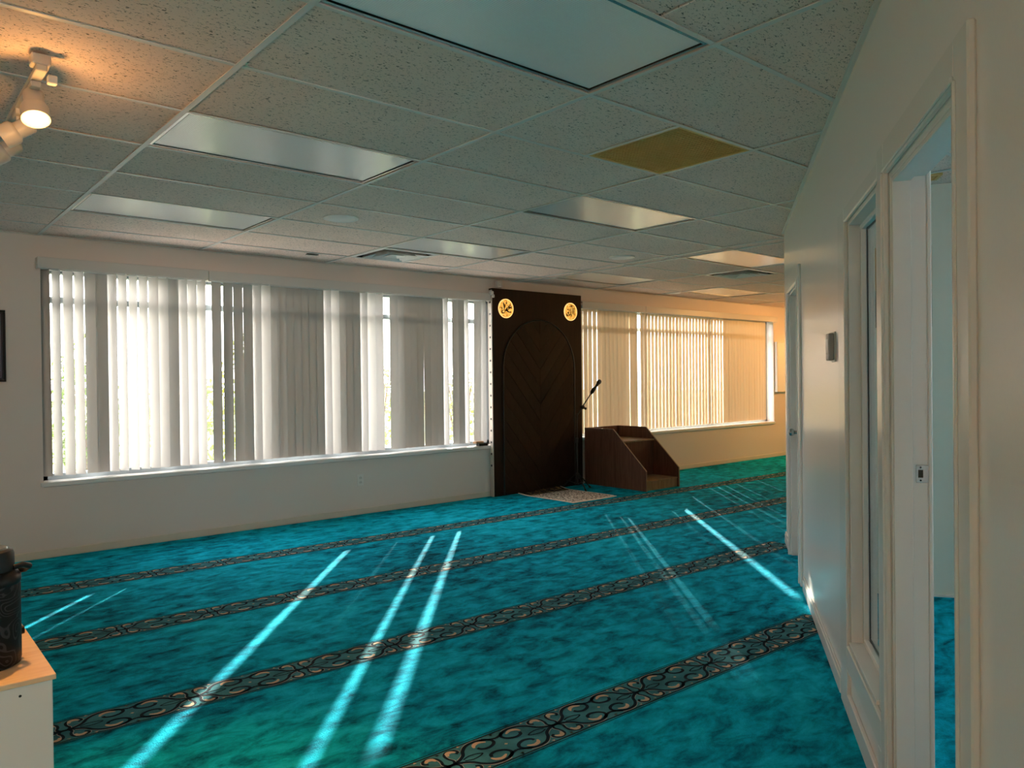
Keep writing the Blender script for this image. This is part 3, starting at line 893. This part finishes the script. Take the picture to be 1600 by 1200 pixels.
for side in (-1, 1):
    # planks fall towards the centre line on both sides
    nx, nz = -side * math.sin(ang), math.cos(ang)
    half = clip_half(inner, 1, 0, ACX - .001) if side < 0 else clip_half(inner, -1, 0, -(ACX + .001))
    base_c = ACX * nx
    for k in range(-8, 16):
        lo = base_c + k * pw + .0018 + .0; hi = base_c + (k + 1) * pw - .0018
        q = clip_half(half, nx, nz, hi)
        if len(q) > 2: q = clip_half(q, -nx, -nz, -lo)
        if len(q) < 3: continue
        ar = abs(sum(q[i - 1][0] * q[i][1] - q[i][0] * q[i - 1][1] for i in range(len(q)))) / 2
        if ar < .002: continue
        MB().prism(q, TP, 0.0, .0045 + random.uniform(0, .0025)).build('chevron_plank', random.choice(M_PLANK), pn)
arc = [(ACX + AR, .01)] + [(ACX + AR * math.cos(math.pi * k / 36), AZS + AR * math.sin(math.pi * k / 36)) for k in range(37)] + [(ACX - AR, .01)]
MB().tube([(a, PYF - .004, b) for a, b in arc], .009, 8).build('arch_inlay', M_BLACK, pn, smooth=True)
# glowing calligraphy roundels
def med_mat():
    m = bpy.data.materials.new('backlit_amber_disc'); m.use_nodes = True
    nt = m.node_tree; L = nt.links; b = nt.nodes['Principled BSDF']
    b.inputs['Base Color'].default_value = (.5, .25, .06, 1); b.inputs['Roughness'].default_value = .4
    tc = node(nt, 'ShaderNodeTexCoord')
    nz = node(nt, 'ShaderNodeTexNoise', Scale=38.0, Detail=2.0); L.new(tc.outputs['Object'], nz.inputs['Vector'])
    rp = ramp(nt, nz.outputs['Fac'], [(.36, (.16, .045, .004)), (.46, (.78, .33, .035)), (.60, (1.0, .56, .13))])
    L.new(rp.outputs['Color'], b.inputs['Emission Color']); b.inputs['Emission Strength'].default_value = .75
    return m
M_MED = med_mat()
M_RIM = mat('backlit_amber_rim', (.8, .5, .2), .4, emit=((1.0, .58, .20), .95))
AXN = Matrix((Vector((1, 0, 0)), Vector((0, 0, 1)), Vector((0, -1, 0)))).transposed()
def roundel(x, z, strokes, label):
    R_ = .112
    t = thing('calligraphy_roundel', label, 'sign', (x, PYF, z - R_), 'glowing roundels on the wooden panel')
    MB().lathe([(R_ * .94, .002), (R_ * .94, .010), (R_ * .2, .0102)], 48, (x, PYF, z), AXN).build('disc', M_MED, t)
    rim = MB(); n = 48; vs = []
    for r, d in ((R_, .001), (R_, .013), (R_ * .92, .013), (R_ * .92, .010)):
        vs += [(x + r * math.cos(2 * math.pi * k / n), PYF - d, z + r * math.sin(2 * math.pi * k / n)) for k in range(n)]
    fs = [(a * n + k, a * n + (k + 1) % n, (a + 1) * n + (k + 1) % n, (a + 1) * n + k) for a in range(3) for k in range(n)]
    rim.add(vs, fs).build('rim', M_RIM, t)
    for pts, wd in strokes:
        c = spline(pts, 5); s_ = MB(); n = len(c); wd *= 1.5
        nib = Vector((math.cos(math.radians(52)), math.sin(math.radians(52))))
        vs = []; fs = []
        for i, p in enumerate(c):
            k = wd * (.45 + .55 * math.sin(math.pi * min(1, (i + 1.2) / n)))
            q0 = Vector(p) - nib * k / 2; q1 = Vector(p) + nib * k / 2
            for d in (.0103, .0125):
                vs += [(x + q0.x * R_, PYF - d, z + q0.y * R_), (x + q1.x * R_, PYF - d, z + q1.y * R_)]
        for i in range(n - 1):
            a = i * 4; b = a + 4
            fs += [(a + 2, a + 3, b + 3, b + 2), (a, b, b + 1, a + 1), (a, a + 2, b + 2, b), (a + 1, b + 1, b + 3, a + 3)]
        fs += [(0, 1, 3, 2), (n * 4 - 4, n * 4 - 2, n * 4 - 1, n * 4 - 3)]
        s_.add(vs, fs).build('letter_stroke', M_BLACK, t)
muhammad = [([(.62, .28), (.50, .38), (.36, .26), (.48, .12), (.64, .16), (.40, -.02), (.10, -.16), (-.05, -.10), (.20, .06), (.62, .12), (.72, .06)], .15),
            ([(.30, .42), (.12, .16), (-.02, -.10), (.18, -.26), (.42, -.38)], .13),
            ([(.10, -.12), (-.12, -.28), (-.06, -.10), (.02, -.16), (-.18, -.38), (-.44, -.50), (-.60, -.34)], .14),
            ([(-.38, .62), (-.30, .36), (-.24, .06), (-.34, -.18), (-.60, -.28)], .15),
            ([(-.62, .10), (-.52, -.06), (-.58, -.20)], .08), ([(.52, -.30), (.62, -.42)], .12), ([(-.02, .60), (.12, .52), (.20, .62)], .09)]
allah = [([(.52, .52), (.50, .10), (.52, -.36)], .14),
         ([(.28, .50), (.27, .05), (.22, -.30), (.06, -.42), (.00, -.26)], .14),
         ([(.02, .42), (.00, .00), (-.04, -.30), (-.20, -.42), (-.28, -.24)], .14),
         ([(-.24, .26), (-.30, -.10), (-.42, -.38), (-.58, -.44), (-.62, -.24), (-.46, -.10), (-.36, -.22), (-.46, -.40)], .12),
         ([(-.18, .66), (-.06, .54), (.04, .66), (.14, .54), (.26, .66)], .09), ([(-.02, .80), (.10, .74)], .07), ([(-.56, .30), (-.44, .18)], .08)]
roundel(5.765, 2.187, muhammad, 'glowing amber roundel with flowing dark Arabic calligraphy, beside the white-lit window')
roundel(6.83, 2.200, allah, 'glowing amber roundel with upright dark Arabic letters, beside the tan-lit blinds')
# bracket, small box and clip around the top of the panel
t = MB().box((PX0 - .045, PYF - .03, 2.33), (PX0 - .003, PYF + .03, 2.375), bev=.006).box((PX0 - .02, PYF - .045, 2.30), (PX0 - .003, PYF - .01, 2.335), bev=.005).build('corner_bracket', M_WHITEP)
tag(t, 'white plastic bracket at the top corner of the dark panel by the valance', 'bracket')
sb = thing('motion_sensor', 'small white box sensor on the wall above the dark panel', 'sensor', (5.70, YW - .03, 2.43))
MB().box((5.66, YW - .06, 2.43), (5.74, YW - .001, 2.515), bev=.010, seg=2).build('body', M_WHITEP, sb)
MB().lathe([(.018, 0), (.014, .006), (.004, .009)], 20, (5.70, YW - .06, 2.465), AXN).build('sensor_lens', M_OFFW, sb, smooth=True)
t = MB().box((PX1 - .004, PYF - .006, 2.295), (PX1 + .014, PYF + .01, 2.318), bev=.004).build('panel_clip', M_WHITEP)
tag(t, 'tiny white clip on the edge of the dark panel beside the upright-lettered roundel', 'clip')

# ------------------------------------------------------------------ minbar (wooden steps)
mn = thing('wooden_pulpit_steps', 'walnut stepped pulpit with two sloping side boards under the far window', 'pulpit', (7.44, 6.36, 0))
MX0, MX1, MY0, MY1 = 7.112, 7.755, 5.885, 6.894
prof = [(MY0, 0), (MY1, 0), (MY1, .722), (6.405, .722), (MY0, .238)]
for x0, nm in ((MX0, 'side_board'), (MX1 - .018, 'side_board')):
    MB().prism(prof, lambda a, b, d, x0=x0: Vector((x0 + d, a, b)), 0, .018).build(nm, M_WALNUT, mn)
    e = MB()
    path = [(MY0, 0), (MY0, .238), (6.405, .722), (MY1, .722)]
    for (a, b) in zip(path, path[1:]):
        d = Vector((0, b[0] - a[0], b[1] - a[1])).normalized(); nrm = Vector((0, -d.z, d.y)) * .0016
        p0, p1 = Vector((x0 - .0006, a[0], a[1])), Vector((x0 - .0006, b[0], b[1])); wv = Vector((.0192, 0, 0))
        vs = [p0, p0 + wv, p1 + wv, p1, p0 + nrm, p0 + wv + nrm, p1 + wv + nrm, p1 + nrm]
        e.add(vs, [(0, 1, 2, 3), (7, 6, 5, 4), (0, 4, 5, 1), (1, 5, 6, 2), (2, 6, 7, 3), (3, 7, 4, 0)])
    e.build('edge_band', M_WALEDGE, mn)
ix0, ix1 = MX0 + .0185, MX1 - .0185
MB().box((ix0, MY0 + .028, 0), (ix1, MY0 + .044, .103)).build('riser', M_STEPW, mn)
MB().box((ix0, MY0 + .016, .103), (ix1, 6.30, .120), bev=.002).build('tread', M_STEPW, mn)
MB().box((ix0, 6.285, .120), (ix1, 6.30, .558)).build('riser', M_WALNUT, mn)
MB().box((ix0, 6.262, .558), (ix1, MY1 - .02, .576), bev=.002).build('tread', M_STEPW, mn)
MB().box((ix0, MY1 - .02, 0), (ix1, MY1 - .002, .722)).build('back_board', M_WALNUT, mn)

# ------------------------------------------------------------------ microphone stand
ms = thing('microphone_stand', 'black boom microphone stand with microphone in front of the dark panel', 'microphone stand', (6.675, 6.6, 0))
MB().tube([(6.675, 6.6, .06), (6.675, 6.6, .60)], .011, 14).build('pole', M_BLACK, ms, smooth=True)
MB().tube([(6.675, 6.6, .58), (6.68, 6.6, .925)], .008, 12).build('pole', M_BLACK, ms, smooth=True)
MB().tube([(6.675, 6.6, .57), (6.675, 6.6, .63)], .018, 14).build('height_clutch', M_BLACK, ms, smooth=True)
MB().tube([(6.675, 6.6, .13), (6.675, 6.6, .20)], .020, 14).build('leg_hub', M_BLACK, ms, smooth=True)
for a in (0, 108, 252):
    r = math.radians(a); dx, dy = math.cos(r), math.sin(r)
    lg = MB().tube([(6.675 + dx * .02, 6.6 + dy * .02, .19), (6.675 + dx * .215, 6.6 + dy * .215, .012)], .007, 10).build('leg', M_BLACK, ms, smooth=True)
    MB().tube([(6.675 + dx * .20, 6.6 + dy * .20, .022), (6.675 + dx * .222, 6.6 + dy * .222, .006)], .011, 10).build('rubber_foot', M_DARKP, lg, smooth=True)
    MB().tube([(6.675 + dx * .012, 6.6 + dy * .012, .07), (6.675 + dx * .15, 6.6 + dy * .15, .105)], .004, 8).build('brace', M_BLACK, ms, smooth=True)
MB().tube([(6.675, 6.6, .905), (6.965, 6.6, 1.205)], .0075, 12).build('boom_arm', M_BLACK, ms, smooth=True)
cl = MB().lathe([(.020, -.022), (.024, -.016), (.024, .016), (.020, .022)], 18, (6.772, 6.6, 1.005), Matrix(((1, 0, 0), (0, 0, -1), (0, 1, 0)))).build('boom_clutch', M_DARKP, ms, smooth=True)
MB().tube([(6.78, 6.6, .995), (6.835, 6.6, .985)], [.010, .016], 12).build('clutch_knob', M_DARKP, cl, smooth=True)
MB().tube([(6.930, 6.6, 1.165), (6.950, 6.6, 1.19), (6.985, 6.6, 1.225), (7.000, 6.6, 1.24)], [.014, .024, .024, .016], 14).build('microphone_clip', M_DARKP, ms, smooth=True)
mc = MB().tube([(6.962, 6.6, 1.195), (6.985, 6.6, 1.218), (7.055, 6.6, 1.288), (7.065, 6.6, 1.297)], [.011, .013, .018, .024], 16).build('microphone_body', M_DARKP, ms, smooth=True)
MB().tube([(7.063, 6.6, 1.295), (7.072, 6.6, 1.304), (7.085, 6.6, 1.317), (7.097, 6.6, 1.329), (7.103, 6.6, 1.335)], [.022, .0275, .0285, .021, .008], 16).build('microphone_head', mat('mic_mesh', (.06, .06, .06), .35, metal=.8, bump=(500, .6, .002)), mc, smooth=True)

# ------------------------------------------------------------------ prayer rug
def rug_mat():
    m = bpy.data.materials.new('prayer_rug_weave'); m.use_nodes = True
    nt = m.node_tree; L = nt.links; b = nt.nodes['Principled BSDF']
    b.inputs['Roughness'].default_value = .95; b.inputs['Specular IOR Level'].default_value = .1
    tc = node(nt, 'ShaderNodeTexCoord')
    vo = node(nt, 'ShaderNodeTexVoronoi', Scale=26.0); vo.feature = 'DISTANCE_TO_EDGE'
    nz = node(nt, 'ShaderNodeTexNoise', Scale=30.0, Detail=3.0, Distortion=2.5)
    L.new(tc.outputs['Object'], nz.inputs['Vector']); L.new(tc.outputs['Object'], vo.inputs['Vector'])
    ad = node(nt, 'ShaderNodeMath', operation='ADD'); L.new(nz.outputs['Fac'], ad.inputs[0]); L.new(vo.outputs['Distance'], ad.inputs[1])
    rp = ramp(nt, ad.outputs[0], [(.52, (.03, .027, .027)), (.58, (.55, .48, .42)), (.72, (.85, .79, .70))])
    L.new(rp.outputs['Color'], b.inputs['Base Color'])
    n3 = node(nt, 'ShaderNodeTexNoise', Scale=200.0); L.new(tc.outputs['Object'], n3.inputs['Vector'])
    bp = node(nt, 'ShaderNodeBump', Strength=.6, Distance=.003); L.new(n3.outputs['Fac'], bp.inputs['Height']); L.new(bp.outputs['Normal'], b.inputs['Normal'])
    return m
M_RUG = rug_mat()
M_CREAM = mat('rug_cream_fringe', (.86, .78, .68), .95, spec=.1, bump=(220, .6, .003))
M_RUGD = mat('rug_dark_field', (.03, .028, .03), .95, spec=.1, noise=(24, (.30, .22, .10), .55, .62), bump=(220, .6, .003))
rg = thing('prayer_rug', 'small patterned beige and black prayer rug lying on the teal carpet before the panel', 'rug', (6.235, 6.35, 0))
def rug_patch(x0, x1, y0, y1, z, nm, m, th=.006):
    nx, ny = 10, 14; mb = MB(); vs = []
    hz = lambda x, y: z + .004 * (math.sin(x * 9 + y * 4) * .5 + .5) + (.03 * max(0, (y - 6.62) / .2) ** 2 if y > 6.62 else 0) * (.6 + .4 * math.sin(x * 7))
    for d in (0, th):
        for j in range(ny + 1):
            for i in range(nx + 1):
                x = x0 + (x1 - x0) * i / nx; y = y0 + (y1 - y0) * j / ny
                vs.append((x, y, (hz(x, y) if d else max(.0008, hz(x, y) - th))))
    o = (nx + 1) * (ny + 1); fs = []
    for j in range(ny):
        for i in range(nx):
            a = j * (nx + 1) + i
            fs += [(o + a, o + a + 1, o + a + nx + 2, o + a + nx + 1), (a, a + nx + 1, a + nx + 2, a + 1)]
    for i in range(nx):
        fs += [(i, i + 1, o + i + 1, o + i), (ny * (nx + 1) + i, o + ny * (nx + 1) + i, o + ny * (nx + 1) + i + 1, ny * (nx + 1) + i + 1)]
    for j in range(ny):
        a = j * (nx + 1); b = a + nx + 1
        fs += [(a, o + a, o + b, b), (a + nx, b + nx, o + b + nx, o + a + nx)]
    mb.add(vs, fs).build(nm, m, rg, smooth=True)
rug_patch(5.90, 6.57, 5.93, 6.60, .007, 'field', M_RUG)
rug_patch(5.90, 6.57, 6.602, 6.80, .007, 'dark_end', M_RUGD)
rug_patch(5.885, 6.585, 5.885, 5.932, .006, 'fringe', M_CREAM)
rug_patch(5.882, 5.902, 5.932, 6.80, .0075, 'cream_edge', M_CREAM)
rug_patch(6.568, 6.586, 5.932, 6.80, .0075, 'cream_edge', M_CREAM)

# ------------------------------------------------------------------ small things on the window wall
bk = MB().box((5.395, YW - .022, ZS), (5.525, YW + .040, ZS + .030), bev=.003).build('book', M_DARKP)
tag(bk, 'black closed book on the window sill beside the dark panel, lower of two', 'book', 'books on the window sill')
bk = MB().box((5.35, YW - .024, ZS + .0302), (5.46, YW + .042, ZS + .056), bev=.003).build('book', wood_mat('tan_cover', (.30, .17, .09), (.45, .28, .17)))
tag(bk, 'tan book lying on top of the black book on the window sill', 'book', 'books on the window sill')
ot = thing('wall_outlet', 'white duplex power outlet on the wall below the white-lit window', 'outlet', (3.865, YW, .29))
MB().box((3.832, YW - .006, .292), (3.905, YW - .0002, .408), bev=.003).build('cover_plate', M_WALLS, ot)
for z in (.328, .372):
    s_ = MB().lathe([(.017, 0), (.017, .003), (.015, .0035)], 20, (3.8685, YW - .006, z), AXN).build('socket', M_WHITEP, ot)
    MB().box((3.861, YW - .0102, z - .005), (3.863, YW - .0095, z + .006)).box((3.874, YW - .0102, z - .005), (3.876, YW - .0095, z + .006)).build('slots', M_BLACK, s_)
# framed chart at the left edge
fc = thing('framed_chart', 'dark navy framed chart with pale grid lines on the wall beside the half-open blind', 'picture', (.58, YW, 1.38))
fx0, fx1, fz0, fz1 = .32, .848, 1.385, 1.928
fb = MB()
for a, b in (((fx0, fz0), (fx1, fz0 + .018)), ((fx0, fz1 - .018), (fx1, fz1)), ((fx0, fz0 + .018), (fx0 + .018, fz1 - .018)), ((fx1 - .018, fz0 + .018), (fx1, fz1 - .018))):
    fb.box((a[0], YW - .026, a[1]), (b[0], YW - .001, b[1]), bev=.002)
fb.build('frame', M_DARKP, fc)
MB().box((fx0 + .018, YW - .016, fz0 + .018), (fx1 - .018, YW - .002, fz1 - .018)).build('chart', mat('navy_print', (.020, .017, .034), .35, bump=(60, .02, .001)), fc)
M_LINE = mat('chart_pale_line', (.22, .20, .27), .5, bump=(60, .02, .001))
MB().box((fx1 - .034, YW - .0175, fz0 + .03), (fx1 - .030, YW - .0155, fz1 - .03)).build('grid_line', M_LINE, fc)
for k in range(10):
    z = fz0 + .032 + k * .0525
    if k == 9: z = fz1 - .034
    MB().box((fx0 + .03, YW - .0175, z), (fx1 - .034, YW - .0155, z + .003)).build('grid_line', M_LINE, fc)
    if 0 < k < 9:
        MB().box((fx1 - .062, YW - .0172, z + .018), (fx1 - .048, YW - .0155, z + .029)).build('figure_mark', M_LINE, fc)
# whiteboard in the far corner
wb = thing('whiteboard', 'white board on the amber-lit wall past the far window', 'whiteboard', (12.15, YW, 1.10))
MB().box((11.745, YW - .055, 1.10), (12.55, YW - .001, 1.925), bev=.004).build('board', mat('whiteboard_enamel', (.90, .93, .97), .2, bump=(30, .01, .001)), wb)
MB().box((11.735, YW - .060, 1.09), (11.752, YW - .001, 1.935), bev=.003).box((11.752, YW - .060, 1.09), (12.56, YW - .001, 1.105), bev=.003).box((11.752, YW - .060, 1.92), (12.56, YW - .001, 1.935), bev=.003).build('frame', M_OFFW, wb)
# poster in the room beyond, seen through the side light
po = thing('office_poster', 'orange and black notice on the wall beyond the side light', 'poster', RW(5.2, -.58, 1.66))
TPO = lambda v: RW(5.208 - v.z, -v.x, v.y)
MB().box((.425, 1.89, 0), (.75, 2.155, .004), T=TPO).build('upper_sheet', mat('orange_print', (.55, .27, .06), .6, bump=(60, .02, .001)), po)
MB().box((.425, 1.657, 0), (.75, 1.888, .004), T=TPO).build('lower_sheet', mat('charcoal_print', (.04, .04, .038), .6, noise=(14, (.12, .11, .09), .5, .56)), po)

# ------------------------------------------------------------------ cabinet and thermal jug
cb = thing('low_cabinet', 'low white cabinet with a maple wood top, under the track light', 'cabinet', (0.0, 2.95, 0))
MB().box((-.60, 2.632, 0), (.428, 3.30, .484), bev=.002).build('body', M_CABW, cb)
MB().box((-.605, 2.622, .484), (.436, 3.305, .500), bev=.0015).build('wood_top', M_MAPLE, cb)
MB().box((-.10, 2.630, .02), (.424, 2.6325, .482)).build('front_panel', M_CABW, cb)
MB().lathe([(.004, 0), (.003, .001)], 10, (.345, 2.6298, .455), AXN).build('screw_cap', M_DARKP, cb)
def jug_mat():
    m = bpy.data.materials.new('paisley_black_enamel'); m.use_nodes = True
    nt = m.node_tree; L = nt.links; b = nt.nodes['Principled BSDF']
    b.inputs['Roughness'].default_value = .5; b.inputs['Specular IOR Level'].default_value = .2
    tc = node(nt, 'ShaderNodeTexCoord')
    nz = node(nt, 'ShaderNodeTexNoise', Scale=7.0, Detail=1.0); L.new(tc.outputs['Object'], nz.inputs['Vector'])
    mxv = node(nt, 'ShaderNodeMixRGB'); mxv.inputs['Fac'].default_value = .22
    L.new(tc.outputs['Object'], mxv.inputs['Color1']); L.new(nz.outputs['Color'], mxv.inputs['Color2'])
    vo = node(nt, 'ShaderNodeTexVoronoi', Scale=13.0); L.new(mxv.outputs['Color'], vo.inputs['Vector'])
    mu = node(nt, 'ShaderNodeMath', operation='MULTIPLY'); mu.inputs[1].default_value = 34.0
    L.new(vo.outputs['Distance'], mu.inputs[0])
    sn = node(nt, 'ShaderNodeMath', operation='SINE'); L.new(mu.outputs[0], sn.inputs[0])
    rp = ramp(nt, sn.outputs[0], [(.55, (.004, .004, .005)), (.80, (.035, .036, .038))])
    L.new(rp.outputs['Color'], b.inputs['Base Color'])
    return m
ug = thing('thermal_jug', 'black pump thermal jug with grey paisley pattern on the maple cabinet top', 'jug', (.283, 2.84, .5))
UC = Vector((.283, 2.84, .5))
MB().lathe([(.088, 0), (.094, .004), (.094, .012), (.0955, .016), (.0955, .245), (.093, .252)], 48, UC).build('body', jug_mat(), ug, smooth=True)
MB().lathe([(.095, .250), (.097, .256), (.097, .272), (.088, .286), (.080, .292)], 48, UC).build('collar', M_DARKP, ug, smooth=True)
lid = MB().lathe([(.080, .290), (.080, .340), (.076, .352), (.066, .357)], 48, UC).build('pump_lid', M_DARKP, ug, smooth=True)
MB().lathe([(.064, .356), (.060, .361), (.020, .363)], 40, UC).build('pump_button', M_STEEL, lid, smooth=True)
MB().tube([UC + Vector((.072, -.03, .298)), UC + Vector((.098, -.02, .300)), UC + Vector((.118, .0, .290)), UC + Vector((.112, .03, .276)), UC + Vector((.088, .04, .272))], [.008, .009, .010, .010, .009], 12).build('carry_handle', M_DARKP, ug, smooth=True)
MB().tube([UC + Vector((.090, .02, .085)), UC + Vector((.106, .02, .085))], [.014, .012], 14).build('side_knob', M_DARKP, ug, smooth=True)

# ------------------------------------------------------------------ outdoors
M_GRASS = mat('grass', (.08, .13, .025), .9, noise=(1.5, (.15, .18, .05), .35, .65), bump=(20, .5, .03))
struct(MB().box((-60, YO + 2.6, -.45), (80, 90, -.35)).build('ground', M_GRASS), 'sunlit lawn outside')
struct(MB().box((-60, YO + .001, -.45), (80, YO + 2.6, -.345)).build('bounce_walkway', mat('pale_bounce_walkway', (.70, .68, .64), .8, bump=(12, .3, .01))), 'pale strip added outside the windows to bounce daylight in')  # pale strip added so daylight bounces onto ceiling and vanes
struct(MB().box((-60, -60, -.45), (80, YB - .3, -.35)).build('bounce_pavement', mat('pale_bounce_concrete', (.78, .75, .70), .8, bump=(12, .3, .01))), 'unseen ground beside the building, made pale to bounce daylight in')  # ground made pale to bounce daylight up through the back window
def leaf_mat(name, c):
    m = bpy.data.materials.new(name); m.use_nodes = True
    nt = m.node_tree; L = nt.links; b = nt.nodes['Principled BSDF']
    b.inputs['Base Color'].default_value = (*c, 1); b.inputs['Roughness'].default_value = .5
    t = node(nt, 'ShaderNodeBsdfTranslucent'); t.inputs['Color'].default_value = (c[0] * 1.8, c[1] * 1.5, c[2], 1)
    mx = node(nt, 'ShaderNodeMixShader'); mx.inputs['Fac'].default_value = .45
    L.new(b.outputs[0], mx.inputs[1]); L.new(t.outputs[0], mx.inputs[2])
    L.new(mx.outputs[0], nt.nodes['Material Output'].inputs['Surface'])
    return m
M_LEAF = [leaf_mat('leaf_yellow_green', (.13, .19, .02)), leaf_mat('leaf_mid_green', (.06, .12, .02)), leaf_mat('leaf_pale_green', (.12, .18, .05))]
M_BARK = mat('bark', (.10, .07, .05), .9, bump=(30, .5, .01))
def shrub(x, y, h, r, nleaf, mi, label):
    t = thing('garden_shrub', label, 'shrub', (x, y, -.35), 'shrubs outside the white-lit window')
    st_ = MB()
    for k in range(5):
        a = random.uniform(0, 6.28); rr = r * random.uniform(.2, .7)
        st_.tube([(x, y, -.35), (x + math.cos(a) * rr * .4, y + math.sin(a) * rr * .4, -.35 + h * .45), (x + math.cos(a) * rr, y + math.sin(a) * rr, -.35 + h * .9)], [.03, .02, .008], 6)
    st_.build('stem', M_BARK, t)
    lf = MB()
    for k in range(nleaf):
        while True:
            p = Vector((random.uniform(-1, 1), random.uniform(-1, 1), random.uniform(-1, 1)))
            if p.length < 1: break
        c = Vector((x + p.x * r, y + p.y * r, -.35 + h * .5 + p.z * h * .5))
        a = Vector((random.gauss(0, 1), random.gauss(0, 1), random.gauss(0, 1))).normalized()
        b = a.orthogonal().normalized(); s_ = random.uniform(.035, .07)
        lf.add([c - a * s_, c + b * s_ * .5, c + a * s_, c - b * s_ * .5], [(0, 1, 2, 3)])
    tag(lf.build('foliage', M_LEAF[mi], t), kind='stuff')
shr = [(1.25, 10.6, 2.1, .44, 700, 0, 'yellow-green leafy shrub outside the first vanes of the half-open blind'),
       (2.25, 11.3, 2.4, .46, 1000, 1, 'mid-green leafy shrub outside the middle of the half-open blind'),
       (3.3, 10.7, 2.2, .46, 1000, 2, 'pale green leafy shrub outside the gap between the two white-lit blinds'),
       (4.4, 11.4, 2.5, .46, 900, 0, 'yellow-green shrub standing farther along the lawn'),
       (6.6, 11.2, 2.0, .60, 900, 2, 'pale shrub outside the gap near the white-lit vanes'),
       (8.3, 11.2, 1.9, .60, 900, 2, 'pale shrub outside the vanes by the dark panel')]
for a in shr: shrub(*a)

# unseen lamp added to brighten the room beyond the doorway
lc = RW(3.0, -1.9, CEIL)
of = thing('office_fill_lamp', 'unseen flush round lamp added to light the room beyond the doorway', 'lamp', lc)
MB().lathe([(.17, 0), (.17, -.02), (.14, -.05), (.05, -.062)], 32, lc).build('shade', mat('fill_lamp_glow', (.9, .9, .85), .4, emit=((1, .97, .86), 13.0)), of, smooth=True)
